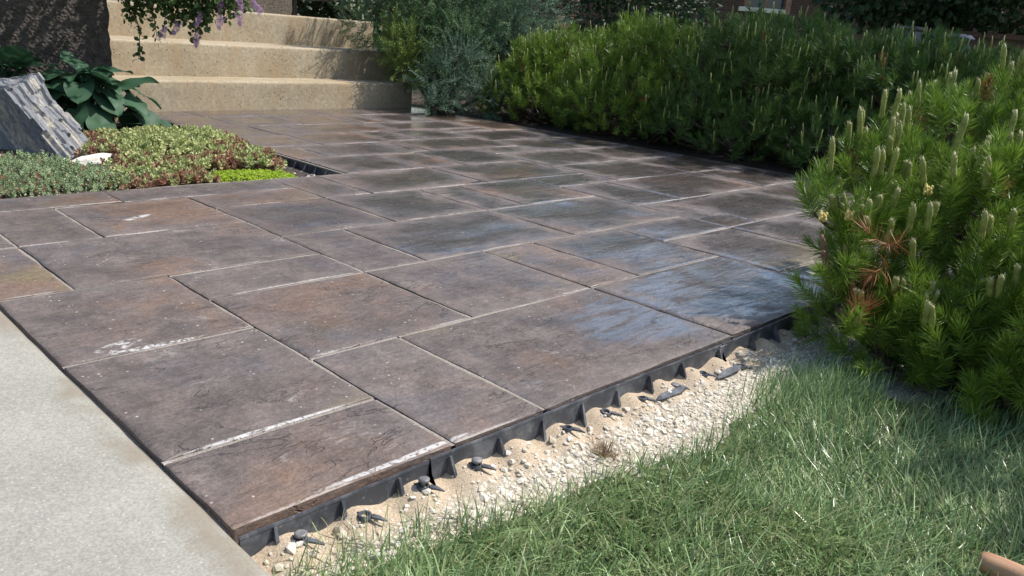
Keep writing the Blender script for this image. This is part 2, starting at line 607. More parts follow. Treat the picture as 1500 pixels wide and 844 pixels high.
# bedding course + joint sand of the patio (an L round the planting bed)
m = MB()
m.box(gx(-1.70), gx(16.7), gy(0.07), gy(9.93), -.13, -.0062)
m.box(gx(5.72), gx(16.7), gy(9.93), gy(22), -.131, -.0060)
m.box(gx(-1.78), gx(-1.71), gy(0.05), gy(9.9), -.128, -.0115)
patio = struct(obj('patio', m.mesh('patio'), M['joint']))

SLABS = [(-1.74, 0, 0, 1), (-1.74, 0, 1, 3), (-1.74, 0, 3, 5), (-1.74, -1, 5, 7), (-1.74, -1, 7, 9), (-1, 2, 5, 7),
         (-1, 0, 7, 9), (0, 2, 7, 9), (-1.74, 1, 9, 9.93), (1, 4, 9, 9.93), (2, 4, 8, 9), (4, 5, 8, 9.93),
         (0, 1, 0, 2), (1, 4, 0, 2), (0, 2, 2, 4), (0, 2, 4, 5), (2, 4, 2, 4), (2, 3, 4, 6), (3, 6, 4, 6), (2, 4, 6, 8),
         (4, 6, 6, 8), (4, 5, 2, 4), (5, 7, 2, 4), (4, 7, 0, 2), (7, 9, 0, 1), (7, 9, 1, 3), (9, 11, 1, 3), (9, 12, 0, 1),
         (7, 9, 3, 4), (6, 9, 4, 6), (9, 10, 3, 5), (10, 13, 3, 5), (11, 13, 1, 3), (12, 14, 0, 1), (13, 15, 1, 3),
         (15, 16.7, 1, 3), (14, 16.7, 0, 1), (13, 16.7, 3, 5), (6, 7, 6, 8), (7, 9, 6, 8), (9, 10.5, 5, 7), (10.5, 14, 5, 7),
         (14, 16.7, 5, 7), (9, 11, 7, 8), (11, 14, 7, 9), (14, 16.7, 7, 9), (5, 7.9, 8, 9.93), (7.9, 11, 8, 9.93),
         (11, 14, 9, 11), (14, 16.7, 9, 11), (5.75, 7.85, 9.93, 11.83), (7.85, 9, 9.93, 11.83), (9, 11, 9.93, 11.95),
         (11, 12.8, 11, 11.95), (12.8, 15, 11, 13), (15, 16.7, 11, 13), (5.75, 6.65, 11.83, 13.6), (6.65, 9, 11.83, 13.6),
         (9, 9.65, 11.95, 13.6), (9.65, 12.8, 11.95, 13.75), (5.75, 7.5, 13.6, 15.4), (7.5, 9.65, 13.6, 15.5),
         (9.65, 10.6, 13.75, 15.5), (10.6, 12.8, 13.75, 15.55), (12.8, 15.6, 13, 14.9), (15.6, 16.7, 13, 14.9),
         (12.8, 14.7, 14.9, 15.55), (14.7, 16.7, 14.9, 17.3), (5.7, 7.35, 15.4, 17.3), (7.35, 8.4, 15.5, 17.3),
         (8.4, 11.3, 15.5, 17.3), (11.3, 14.7, 15.55, 17.3), (5.65, 7.2, 17.3, 19.4), (7.2, 9.2, 17.3, 19.4),
         (9.2, 11.3, 17.3, 19.4), (11.3, 12.4, 17.3, 19.4), (12.4, 14.5, 17.3, 19.4), (14.5, 16.7, 17.3, 19.4),
         (5.3, 7.1, 19.4, 21.7), (7.1, 9, 19.4, 21.7), (9, 11.5, 19.4, 21.7), (11.5, 13.3, 19.4, 21.7), (13.3, 16.7, 19.4, 21.7)]


def make_slab(k, a):
    x0, x1, y0, y1 = gx(a[0]), gx(a[1]), gy(a[2]), gy(a[3])
    g = .0042
    x0 += g; x1 -= g; y0 += g; y1 -= g
    w, d = x1 - x0, y1 - y0
    cell = .024 if a[3] < 7 and a[0] < 8 else .05

    def line(L):
        s = [0, .0035, .009, .022, .04]
        n = max(2, int((L - .08) / cell))
        s += list(.04 + (L - .08) * np.arange(1, n) / n)
        s += [L - .04, L - .022, L - .009, L - .0035, L]
        return arr(s)
    lx, ly = line(w), line(d)
    nx, ny = len(lx), len(ly)
    gxx, gyy = np.meshgrid(lx, ly)
    e = np.minimum(np.minimum(gxx, w - gxx), np.minimum(gyy, d - gyy))
    r = np.random.default_rng(100 + k)
    N1, N2, N3 = Noise(k * 3 + 1, 38, 8), Noise(k * 3 + 2, 38, 8), Noise(k * 3 + 3, 16, 12)
    P = np.stack([gxx + x0, gyy + y0, 0 * gxx], 2).reshape(-1, 3)
    fall = np.exp(-e.ravel() / .012)
    z = np.where(e.ravel() <= .0001, -.0022, np.where(e.ravel() < .004, -.0005, 0))
    # cleft slate-like relief: soft undulation with a few small ledges
    rel = N3(P * [1, 2.2, 1])
    ledge = np.tanh((Noise(k + 900, 11, 9)(P * [1, 1.8, 1]) - .15) * 9) * .0017
    z = z + (rel * .0016 + ledge) * (1 - fall)
    V = P.copy()
    V[:, 0] += N1(P) * .0022 * fall
    V[:, 1] += N2(P) * .0022 * fall
    tilt = r.normal(0, .0016, 2)
    V[:, 2] = z + (P[:, 0] - (x0 + x1) / 2) * tilt[0] + (P[:, 1] - (y0 + y1) / 2) * tilt[1] + r.normal(0, .0004)
    F = grid_faces(nx, ny)
    idx = np.arange(nx * ny).reshape(ny, nx)
    rim = np.concatenate([idx[0, :], idx[1:, -1], idx[-1, ::-1][1:], idx[::-1, 0][1:-1]])
    low = V[rim].copy()
    low[:, 2] = -.046
    low[:, :2] += Noise(k + 777, 90)(low)[:, None] * .0012
    n0 = len(V)
    nr = len(rim)
    V = np.concatenate([V, V[rim], low])        # the sides have their own top ring: crisp arris
    j = np.arange(nr)
    S = np.stack([n0 + j, n0 + nr + j, n0 + nr + (j + 1) % nr, n0 + (j + 1) % nr], 1)
    ed = np.concatenate([e.ravel(), np.full(2 * nr, .03)])
    ey = np.minimum(gyy, d - gyy).ravel()
    ey = np.concatenate([ey, np.full(2 * nr, .05)])
    c = arr([(x0 + x1) / 2, (y0 + y1) / 2, -.02])
    me = mesh_np('paving_slab', V - c, [F, S], True, edge=ed, edgey=ey)
    obj('paving_slab', me, M['slab'], patio, c)


for k, a in enumerate(SLABS):
    make_slab(k, a)

# sand swept high into the joints that run across the slope (children: one mass of sand)
m = MB()
jn, jn2 = Noise(801, 60), Noise(802, 14)
for k, a in enumerate(SLABS):
    x0, x1, yy = gx(a[0]) + .002, gx(a[1]) - .002, gy(a[3])
    if a[3] > 21:
        continue
    n = max(8, int((x1 - x0) / .012))
    xs_ = np.linspace(x0, x1, n)
    q = np.stack([xs_, 0 * xs_ + yy, 0 * xs_ + k * .0], 1)
    top_ = -.0026 + jn2(q) * .0014 + jn(q) * .0010
    V = np.concatenate([np.stack([xs_, 0 * xs_ + yy + dy, z_], 1) for dy, z_ in ((-.0085, top_ - .004), (-.005, top_ - .0003), (0, top_ + jn(q + 3) * .0006), (.005, top_ - .0003), (.0085, top_ - .004))])
    m.add(V, grid_faces(n, 5))
for k, a in enumerate(SLABS):
    y0_, y1_, xx = gy(a[2]) + .004, gy(a[3]) - .004, gx(a[1])
    if a[1] > 16.6:
        continue
    n = max(8, int((y1_ - y0_) / .012))
    ys_ = np.linspace(y0_, y1_, n)
    q = np.stack([0 * ys_ + xx, ys_, 0 * ys_], 1)
    top_ = -.0040 + jn2(q) * .0014 + jn(q) * .0010
    V = np.concatenate([np.stack([0 * ys_ + xx + dx_, ys_, z_], 1) for dx_, z_ in ((.0075, top_ - .003), (.004, top_ - .0003), (0, top_ + jn(q + 3) * .0006), (-.004, top_ - .0001), (-.0075, top_ + .0006))])
    m.add(V, grid_faces(n, 5))
stuff(obj('joint_sand', m.mesh('joint_sand', True), M['joint'], patio))

# concrete walk on the left (top lies level with the slabs)
xs = np.concatenate([np.linspace(-2.2, .30, 6), [.352, .378, .3885]])
ys = np.linspace(-1.6, 7.5, 300)
gxx, gyy = np.meshgrid(xs, ys)
Nz = Noise(50, 9)
Ne, Ne2 = Noise(51, 14), Noise(52, 95)
P = np.stack([gxx, gyy, 0 * gxx], 2).reshape(-1, 3)
P[:, 2] = -.001 + Nz(P) * .001 - np.where(P[:, 0] > .387, .006, np.where(P[:, 0] > .372, .0012, 0))
edge = P[:, 0] > .34
P[:, 0] += np.where(edge, Ne(P * [0, 1, 0]) * .0014 + Ne2(P * [0, 1, 0]) * .0009, 0)
F = grid_faces(len(xs), len(ys))
n0 = len(P)
rim = np.arange(len(ys)) * len(xs) + len(xs) - 1
low = P[rim].copy(); low[:, 2] = -.14
S = np.stack([rim[:-1], n0 + np.arange(len(rim) - 1), n0 + 1 + np.arange(len(rim) - 1), rim[1:]], 1)
struct(obj('concrete_walk', mesh_np('concrete_walk', np.concatenate([P, low]), [F, S], True), M['walk']))

# sand and limestone strip outside the edging, sloping to the lawn
def lawn_edge(x):
    return np.interp(x, [.40, .525, .64, .73, .85, .955, 1.09, 1.21, 1.41, 1.54, 1.65, 1.75, 3], [.752, .752, .735, .705, .682, .665, .642, .622, .650, .64, .60, .45, .35])


nx, ny = 240, 100
gxx, gyy = np.meshgrid(np.linspace(.30, 2.7, nx), np.linspace(.1, .819, ny))
P = np.stack([gxx, gyy, 0 * gxx], 2).reshape(-1, 3)
dist = .811 - P[:, 1]
Ns1, Ns2, Ns3 = Noise(60, 26), Noise(61, 90), Noise(62, 210)


def strip_z(P):
    d = np.clip(.811 - P[:, 1], 0, 1)
    heap = np.exp(-((d - .02) / .035) ** 2) * .014 * (np.sin(P[:, 0] * 2 * np.pi / .104 - 1.0) * .75 + .25)
    return -.0415 - np.clip(d, 0, .12) * .26 - np.clip((lawn_edge(P[:, 0]) - P[:, 1] - .01) * .6, 0, .04) + heap + Ns1(P) * .0035 + Ns2(P) * .0016 + Ns3(P) * .0007


P[:, 2] = strip_z(P)
t = NT('sand_limestone')
Pn = t.pos()
X, Y, Z = t.xyz(Pn)
g = t.noise(Pn, 330, 3, .7)
sand = t.mix(t.ramp(g, .3, .7), (.33, .255, .175), (.52, .42, .31))
sand = t.mix(t.math('MULTIPLY', t.ramp(t.voro(Pn, 330), .15, .3, 1, 0), .5), sand, (.16, .11, .07))
vor = t.ramp(t.voro(Pn, 120), .1, .6, 1.1, .62)
lime = t.mix(t.ramp(t.noise(Pn, 90, 4, .7), .35, .7), (.44, .375, .28), (.68, .62, .52))
lime = t.mix(1.0, lime, vor, 'MULTIPLY')
dn = t.math('ADD', t.math('SUBTRACT', .811, Y), t.math('MULTIPLY', t.math('SUBTRACT', t.noise(Pn, 16, 4, .65), .5), .09))
fl = t.ramp(dn, .040, .068)
col = t.mix(fl, sand, lime)
hh = t.math('ADD', t.math('MULTIPLY', g, .4), t.math('MULTIPLY', t.voro(Pn, 120), t.math('MULTIPLY', fl, .9)))
struct(obj('gravel_strip', mesh_np('gravel_strip', P, grid_faces(nx, ny), True), t.bsdf(col, .95, t.bump(hh, .8, .004), .2)))

# crushed limestone chips lying on the strip (uncountable)
def rock_template(seed, sub=1):
    r = np.random.default_rng(seed)
    f = (1 + 5 ** .5) / 2
    V = arr([(-1, f, 0), (1, f, 0), (-1, -f, 0), (1, -f, 0), (0, -1, f), (0, 1, f), (0, -1, -f), (0, 1, -f), (f, 0, -1), (f, 0, 1), (-f, 0, -1), (-f, 0, 1)])
    F = np.array([(0, 11, 5), (0, 5, 1), (0, 1, 7), (0, 7, 10), (0, 10, 11), (1, 5, 9), (5, 11, 4), (11, 10, 2), (10, 7, 6), (7, 1, 8),
                  (3, 9, 4), (3, 4, 2), (3, 2, 6), (3, 6, 8), (3, 8, 9), (4, 9, 5), (2, 4, 11), (6, 2, 10), (8, 6, 7), (9, 8, 1)])
    V /= np.linalg.norm(V, axis=1)[:, None]
    V *= r.uniform(.7, 1.15, (12, 1))
    V *= [1, r.uniform(.6, .95), r.uniform(.4, .7)]
    return V, F


M['chip'] = m_leaf('limestone_chip', (.42, .36, .27), (.74, .69, .60), .9, 0.0, nscale=30, spec=.25)
Vs, Fs, Ts, n0 = [], [], [], 0
r = np.random.default_rng(5)
for v in range(6):
    tV, tF = rock_template(v)
    n = 950
    x = r.uniform(.38, 2.0, n)
    y = .811 - np.abs(r.normal(.098, .038, n))
    keep = (y > lawn_edge(x) - .06) & (y < .80)
    x, y = x[keep], y[keep]
    s = np.clip(r.lognormal(-5.80, .58, len(x)), .0012, .0105)
    p = np.stack([x, y, 0 * x], 1)
    p[:, 2] = strip_z(p) + s * .02
    d = r.normal(size=(len(x), 3)) * [.35, .35, 0] + [0, 0, 1]
    V, F = scatter(tV, tF, basis(d, r), s, p)
    Vs.append(V); Fs.append(F + n0); n0 += len(V)
    Ts.append(np.repeat(r.uniform(0, 1, len(x)), len(tV)))
o = stuff(obj('limestone_gravel', mesh_np('limestone_gravel', np.concatenate(Vs), np.concatenate(Fs), False, tint=np.concatenate(Ts)), M['chip']))
o['label'] = 'white crushed limestone chips scattered between the edging and the lawn'

# lawn soil
nx, ny = 120, 120
gxx, gyy = np.meshgrid(np.linspace(.2, 4.2, nx), np.linspace(-2.2, .78, ny))
P = np.stack([gxx, gyy, 0 * gxx], 2).reshape(-1, 3)


def lawn_z(P):
    dl = lawn_edge(P[:, 0]) - P[:, 1]
    return -.073 + np.clip(dl, -.1, .25) * .03 + Ns1(P * .5) * .004


P[:, 2] = lawn_z(P) - np.where(P[:, 1] > lawn_edge(P[:, 0]) + .02, .03, 0) + .002
M['lawnsoil'] = m_plain('lawn_thatch', (.05, .075, .022), (.12, .15, .055), .95, 60, .8, .01)
struct(obj('lawn', mesh_np('lawn', P, grid_faces(nx, ny), True), M['lawnsoil']))

# mulch bed under the pine hedge on the right of the patio and under the juniper
nx, ny = 80, 140
gxx, gyy = np.meshgrid(np.linspace(gx(16.72), 9.5, nx), np.linspace(-1.5, 9, ny))
P = np.stack([gxx, gyy, 0 * gxx], 2).reshape(-1, 3)
P[:, 2] = -.03 + Noise(71, 5)(P) * .012 + np.clip(P[:, 0] - 4.6, 0, 4) * .03
struct(obj('mulch_bed', mesh_np('mulch_bed', P, grid_faces(nx, ny), True), M['soil']))
# planting bed soil inside the L of the patio
nx, ny = 60, 60
gxx, gyy = np.meshgrid(np.linspace(.36, gx(5.70), nx), np.linspace(gy(9.95), 5.05, ny))
P = np.stack([gxx, gyy, 0 * gxx], 2).reshape(-1, 3)
P[:, 2] = -.045 + Noise(72, 9)(P) * .008 + np.clip(1.75 - P[:, 0], 0, .35) * .08
struct(obj('bed_soil', mesh_np('bed_soil', P, grid_faces(nx, ny), True), M['soil']))


# =================================================================== STEPS AND WALLS
ang = math.atan2(.122, 2.257)
ca, sa = math.cos(ang), math.sin(ang)


def step_pt(P):
    P = arr(P)
    return np.stack([1.75 + P[:, 0] * ca - P[:, 1] * sa, 5.126 + P[:, 0] * sa + P[:, 1] * ca, P[:, 2]], 1)


steps = thing('concrete_steps', 'three broad tan concrete steps rising from the far side of the patio', 'steps', (1.75, 5.126, 0))


def make_step(k, y0, z0, z1, depth, x0, x1):
    prof = [(0, z0)] + [(0, z0 + (z1 - z0) * f) for f in (.12, .3, .5, .7, .82)]
    rr = .018
    prof += [(rr - rr * math.cos(a), z1 - rr + rr * math.sin(a)) for a in np.linspace(0, math.pi / 2, 6)]
    prof += [(depth * f, z1) for f in (.3, .6, 1.0)]
    prof = arr(prof)
    nx = 90
    xs = np.linspace(x0, x1, nx)
    P = np.stack([np.repeat(xs[None], len(prof), 0), np.repeat(prof[:, :1] + y0, nx, 1), np.repeat(prof[:, 1:], nx, 1)], 2).reshape(-1, 3)
    nn, n2 = Noise(200 + k, 6), Noise(210 + k, 30)
    P[:, 1] += nn(P) * .002 + n2(P) * .0012
    P[:, 2] += (n2(P * 1.1) * .0012) * (P[:, 2] > z0 + .02)
    # chamfered ends
    F = grid_faces(nx, len(prof))
    n0 = len(P)
    caps = []
    for col in (0, nx - 1):
        src = [j * nx + col for j in range(len(prof))]
        ring = list(range(len(P), len(P) + len(src)))
        P = np.concatenate([P, P[src], [[xs[col], y0 + depth, z0]]])
        c = len(P) - 1
        for a, b in zip(ring[:-1], ring[1:]):
            caps.append((a, c, b) if col == 0 else (a, b, c))
        caps.append((ring[0], ring[0], c))
    me = mesh_np('step', step_pt(P), [F, np.array([c for c in caps if len(set(c)) == 3])], True)
    return obj('step', me, M['step'], steps)


make_step(0, 0.0, -.09, .19, .34, .012, 2.41)
make_step(1, .33, -.08, .41, .62, .014, 2.60)
make_step(2, .93, -.07, .64, 1.6, .016, 2.75)

# dark exposed-aggregate planter wall on the left
t = NT('dark_aggregate')
Pn = t.pos()
v = t.voro(Pn, 60)
n = t.noise(Pn, 20, 5, .65)
col = t.mix(t.ramp(n, .3, .7), (.038, .032, .027), (.085, .072, .062))
col = t.mix(t.math('MULTIPLY', t.ramp(t.voro(Pn, 42, out='Distance'), .1, .25, 1, 0), .5), col, (.15, .13, .115))
M['aggregate'] = t.bsdf(col, .9, t.bump(t.math('ADD', v, n), .9, .012), .3)


def rough_wall(name, x0, x1, y0, y1, z0, z1, seed, mat, amp=.006, cell=.025):
    """box whose faces carry real rough relief"""
    nn, n2 = Noise(seed, 55), Noise(seed + 1, 130)
    Vs, Fs, n0 = [], [], 0
    c = arr([(x0 + x1) / 2, (y0 + y1) / 2, (z0 + z1) / 2])
    for ax in range(3):
        for sg in (0, 1):
            a, b = [i for i in range(3) if i != ax]
            lo, hi = [x0, y0, z0], [x1, y1, z1]
            na = max(2, int((hi[a] - lo[a]) / cell)) + 1
            nb = max(2, int((hi[b] - lo[b]) / cell)) + 1
            A, B = np.meshgrid(np.linspace(lo[a], hi[a], na), np.linspace(lo[b], hi[b], nb))
            P = np.zeros((na * nb, 3))
            P[:, a], P[:, b] = A.ravel(), B.ravel()
            P[:, ax] = hi[ax] if sg else lo[ax]
            F = grid_faces(na, nb)
            if (sg == 0) ^ (ax == 1):
                F = F[:, ::-1]
            Vs.append(P); Fs.append(F + n0); n0 += len(P)
    P = np.concatenate(Vs)
    d = nn(P)[:, None] * amp + n2(P)[:, None] * amp * .6
    out = np.sign(P - c) * (np.abs(P - c) > np.abs(arr([x1, y1, z1]) - c) - 1e-6)
    P = P + out * d
    return mesh_np(name, P, np.concatenate(Fs), True), mat


me, mt = rough_wall('planter_wall', -.6, 1.755, 4.95, 5.25, -.1, 1.15, 31, M['aggregate'])
tag(obj('planter_wall', me, mt), 'dark rough exposed aggregate planter wall left of the concrete steps', 'wall')
me, mt = rough_wall('planter_return', 1.5, 1.756, 5.252, 7.2, -.1, 1.10, 37, M['aggregate'], cell=.05)
tag(obj('planter_side_wall', me, mt), 'dark rough side wall running up beside the steps', 'wall')
m = MB(); m.box(-.6, 1.5, 5.25, 7.2, -.1, 1.0)
struct(obj('planter_soil', m.mesh('planter_soil'), M['soil']))
me, mt = rough_wall('landing_pier', 2.85, 4.00, 6.82, 7.15, .5, 1.5, 41, m_plain('tan_aggregate', (.085, .070, .056), (.17, .145, .115), .9, 60, .9, .01), cell=.05)
tag(obj('landing_pier', me, mt), 'brownish aggregate pier standing behind the top concrete step', 'pier')

# dark iron railing beside the pier
M['iron'] = m_plain('black_iron', (.012, .012, .013), (.03, .03, .032), .5, 40, .2, .002)
rail = thing('iron_railing', 'black iron railing behind the top step beside the juniper', 'railing', (4.3, 6.8, .64))
for (x, y) in ((4.10, 6.95), (4.47, 6.72), (4.84, 6.49)):
    m = MB(); m.box(x - .02, x + .02, y - .02, y + .02, .45, 1.55, .004)
    obj('post', m.mesh('post'), M['iron'], rail)
for z in (.80, 1.45):
    m = MB(); m.tube([(4.10, 6.95, z), (4.47, 6.72, z), (4.84, 6.49, z)], .012, 6)
    obj('rail', m.mesh('rail'), M['iron'], rail)
for k in range(1, 8):
    f = k / 8
    x, y = 4.10 + .74 * f, 6.95 - .46 * f
    if k != 4:
        m = MB(); m.tube([(x, y, .80), (x, y, 1.45)], .006, 6)
        obj('baluster', m.mesh('baluster'), M['iron'], rail)

# =================================================================== PATIO EDGING
def edging_strip(a, b, zt, rot, seed, side='front'):
    """thin upright plastic strip with a rolled top and a small foot; along +X from a to b"""
    n = 40
    s = np.linspace(a, b, n)
    wob = np.sin(s * 9 + seed) * .0012
    prof = [(0, -.062), (0, zt - .002), (-.0008, zt), (-.003, zt), (-.0038, zt - .003), (-.0032, zt - .006), (-.0032, -.056), (-.030, -.058), (-.030, -.062)]
    V = []
    for i in range(n):
        for (y, z) in prof:
            V.append((s[i], y + wob[i] + rot * (s[i] - a), z if z < -.05 else z + .0015 * math.sin(s[i] * 6 + seed)))
    k = len(prof)
    q = [(i * k + j, (i + 1) * k + j, (i + 1) * k + (j + 1) % k, i * k + (j + 1) % k) for i in range(n - 1) for j in range(k)]
    V = arr(V)
    caps = []
    for e in (0, n - 1):
        V = np.concatenate([V, V[e * k:e * k + k].mean(0, keepdims=True)])
        c = len(V) - 1
        for j in range(k):
            caps.append((e * k + j, e * k + (j + 1) % k, c))
    return V, [np.array(q), np.array(caps)]


def rib_pts(x, h=1.0, out=.026):
    w0, w1 = .0021, .0030
    V = []
    for w, sg in ((w0, -1), (w0, 1)):
        V += [(x + sg * w, -.0025, -.0125), (x + sg * w, -.0065, -.0115), (x + sg * w1, -out, -.050), (x + sg * w1, -out, -.060), (x + sg * w1, -.0025, -.060)]
    q = [(j, (j + 1) % 5, 5 + (j + 1) % 5, 5 + j) for j in range(5)]
    t = [(0, 2, 1), (0, 3, 2), (0, 4, 3), (5, 6, 7), (5, 7, 8), (5, 8, 9)]
    return V, q, t


def ring_pts(m, cx, cy, cz, R=.0105, r=.0036, tilt=0.0):
    n, k = 16, 6
    V = []
    for i in range(n):
        a = 2 * math.pi * i / n
        for j in range(k):
            b = 2 * math.pi * j / k
            rr_ = R + r * math.cos(b)
            V.append((cx + rr_ * math.cos(a), cy + rr_ * math.sin(a), cz + r * 1.3 * math.sin(b) + tilt * rr_ * math.sin(a)))
    q = [(i * k + j, ((i + 1) % n) * k + j, ((i + 1) % n) * k + (j + 1) % k, i * k + (j + 1) % k) for i in range(n) for j in range(k)]
    m.add(V, q)


YF = .8150
edging = thing('paver_edging', 'black plastic paver edging along the front of the patio beside the gravel', 'edging', (.40, YF, -.06))
for (a, b, zt, rot, sd) in ((.397, .700, -.0085, .003, 1), (.703, 1.528, -.0065, -.001, 2), (1.534, 4.20, -.0075, .0005, 3)):
    V, F = edging_strip(a, b, zt, rot, sd)
    V[:, 1] += YF - (.0 if sd != 1 else .001)
    obj('strip', mesh_np('strip', V, F), M['plastic'], edging)
RIBS = [.445, .545, .640, .737, .843, .948, 1.052, 1.152, 1.256, 1.370, 1.515, 1.660, 1.77, 1.875, 1.98]
for x in RIBS:
    m = MB()
    V, q, tt = rib_pts(x, out=random.uniform(.018, .026))
    V = arr(V); V[:, 1] += YF - .0015
    V[:, 2] -= random.uniform(0, .005)
    V[:, 0] += (V[:, 1] - YF) * random.uniform(-.25, .25)
    m.add(V, q, tt)
    obj('rib', m.mesh('rib'), M['plastic'], edging)
# connector sleeve where two lengths meet
m = MB(); m.box(1.518, 1.548, YF - .0075, YF - .0035, -.055, -.0105, .001)
obj('connector', m.mesh('connector'), M['plastic'], edging)
RINGS = [(.470, .790), (.566, .785), (.672, .790), (.776, .789), (.986, .786), (1.093, .786), (1.202, .785), (1.316, .786), (1.412, .780), (1.553, .774), (1.835, .785)]
for i, (x, y) in enumerate(RINGS):
    m = MB()
    z = float(strip_z(arr([[x, y, 0]]))[0]) + .002
    big = 1.55 if abs(x - 1.553) < .01 else 1.0
    ring_pts(m, x, y, z, .0078 * big, .0027 * big, random.uniform(-.25, .25))
    m.tube([(x + .006 * big, y - .008 * big, z + .001), (x + .013 * big, y - .016, z - .0005), (x + .022 * big, y - .022 * big, z - .006)], [.004, .0034, .0012], 6)
    m.tube([(x - .003, y + .009 * big, z), (x - .007, (y + YF) / 2 + .004, z - .004), (x - .009, YF - .004, z - .012)], [.0032, .0034, .0032], 6)
    obj('anchor_ring', m.mesh('anchor_ring'), M['plastic'], edging)

M['steel'] = m_plain('weathered_steel', (.10, .10, .105), (.22, .21, .205), .45, 80, .3, .001)
for (x, y, lift, lab) in ((.470, .790, .008, 'steel edging spike nearest the concrete walk, head above the gravel'),
                          (.672, .790, .011, 'steel edging spike standing proud beside the white gravel, second from the walk'),
                          (.776, .789, .009, 'round headed edging spike, third from the concrete walk, over bare sand'),
                          (1.316, .786, .003, 'low edging spike driven almost flush, far along the edging'),
                          (1.835, .785, .006, 'edging spike in the shade of the near pine')):
    z = float(strip_z(arr([[x, y, 0]]))[0]) + lift
    m = MB()
    m.lathe([(.0042, z - .075), (.0042, z - .002), (.0062, z - .001), (.0082, z + .0005), (.0087, z + .002), (.0083, z + .0036), (.0055, z + .0044), (.001, z + .0046)], x, y, 16)
    V = m.V[0]
    V[:, 0] += (V[:, 2] - z) * .15
    sp = obj('edging_spike', mesh_np('edging_spike', V, [m.Q[0], m.T[0]], True), M['steel'])
    tag(sp, lab, 'spike', 'steel spikes pinning the patio edging')


def offcut(p0, p1, w, label):
    p0, p1 = arr(p0), arr(p1)
    p0[2] = float(strip_z(p0[None])[0]) + .004
    p1[2] = float(strip_z(p1[None])[0]) + .006
    d = (p1 - p0)
    L = np.linalg.norm(d)
    d /= L
    n = arr([-d[1], d[0], 0])
    V = []
    for s, ww, zz in ((0, .15, .000), (.15, .75, .0015), (.5, 1.0, .004), (.8, .8, .004), (1.0, .12, .003)):
        for sg in (-1, 1):
            for dz in (0, .0022):
                V.append(p0 + d * L * s + n * ww * w * sg * .5 + arr([0, 0, zz + dz + (.004 if sg > 0 else 0)]))
    q = []
    for k in range(4):
        a, b = k * 4, k * 4 + 4
        q += [(a, a + 2, b + 2, b), (a + 1, b + 1, b + 3, a + 3), (a, b, b + 1, a + 1), (a + 2, a + 3, b + 3, b + 2)]
    q += [(0, 1, 3, 2), (16, 18, 19, 17)]
    tag(obj('plastic_offcut', mesh_np('plastic_offcut', V, np.array(q)), M['plastic']), label, 'plastic scrap', 'black plastic scraps on the gravel')


offcut((1.243, .777, -.0725), (1.318, .762, -.071), .016, 'black plastic sliver lying on the sunlit white gravel')
offcut((1.448, .765, -.073), (1.525, .755, -.071), .017, 'black plastic sliver on the gravel at the edge of the pine shade')

# edging between the planting bed and the patio
XB = gx(5.70)
e2 = thing('bed_edging', 'dark plastic edging between the planting bed and the far patio', 'edging', (XB, gy(9.95), -.06))
V, F = edging_strip(gy(9.96), gy(15.0), -.010, 0.0, 5)
V = np.stack([XB + V[:, 1] + .004, V[:, 0], V[:, 2]], 1)
obj('strip', mesh_np('strip', V, [f[:, ::-1] for f in F]), M['plastic'], e2)
for k in range(12):
    m = MB()
    yy = gy(9.96) + .05 + k * .085
    V, q, tt = rib_pts(yy, out=.03)
    V = arr(V)
    V = np.stack([XB + V[:, 1] + .002, V[:, 0], V[:, 2]], 1)
    m.add(V, [a[::-1] for a in q], [a[::-1] for a in tt])
    obj('rib', m.mesh('rib'), M['plastic'], e2)
    m = MB()
    ring_pts(m, XB - .042, yy, -.043, .010, .0035)
    m.tube([(XB - .03, yy, -.043), (XB - .004, yy, -.047)], .004, 6)
    obj('anchor_ring', m.mesh('anchor_ring'), M['plastic'], e2)

# =================================================================== ROCKS IN THE BED
def hexa(c8, n, amp, seed, strata, samp, lay=None):
    """subdivided hexahedron from 8 corners [000,100,010,110,001,101,011,111] with ledged relief"""
    c8 = arr(c8).reshape(2, 2, 2, 3)        # [w][v][u]
    Vs, Fs, n0 = [], [], 0
    g = np.linspace(0, 1, n)
    A, B = np.meshgrid(g, g)
    A, B = A.ravel(), B.ravel()
    for ax in range(3):
        for sg in (0, 1):
            uvw = [None] * 3
            o = [i for i in range(3) if i != ax]
            uvw[ax] = np.full(A.shape, float(sg)); uvw[o[0]] = A; uvw[o[1]] = B
            u, v, w = uvw
            P = 0
            for i in (0, 1):
                for j in (0, 1):
                    for k in (0, 1):
                        P = P + ((u if k else 1 - u) * (v if j else 1 - v) * (w if i else 1 - w))[:, None] * c8[i, j, k]
            F = grid_faces(n, n)
            if (sg == 0) ^ (ax == 1):
                F = F[:, ::-1]
            Vs.append(P); Fs.append(F + n0); n0 += len(P)
    P = np.concatenate(Vs)
    c = P.mean(0)
    out = P - c
    out /= np.linalg.norm(out, axis=1)[:, None]
    st = arr(strata) / np.linalg.norm(strata)
    al = P - (P @ st)[:, None] * st * .72          # squeeze along the grain: relief runs along it
    h = Noise(seed, 28, 14)(al) * .5 + np.tanh(Noise(seed + 1, 26, 12)(al) * 12) * .6 + np.tanh(Noise(seed + 4, 60, 14)(al) * 9) * .35 + Noise(seed + 2, 120, 16)(al) * .22
    h2 = Noise(seed + 3, 12)(P)
    P = P + out * (h * amp + h2 * samp)[:, None]
    if lay is not None:                             # split layers: thin sheets broken off at different lengths
        g1, g2, g3 = lay
        a1, b1 = P @ g1, P @ g2
        ib = np.floor((b1 + Noise(seed + 6, 20)(P) * .006) / .021)
        ia = np.floor((a1 + Noise(seed + 7, 30)(P) * .018 + np.sin(ib * 12.9) * .06) / .085)
        hs = np.sin(ib * 78.233 + ia * 37.719) * 43758.5453
        hs = hs - np.floor(hs)
        P = P + g3 * ((hs - .5) * .026)[:, None]
    return P, np.concatenate(Fs)


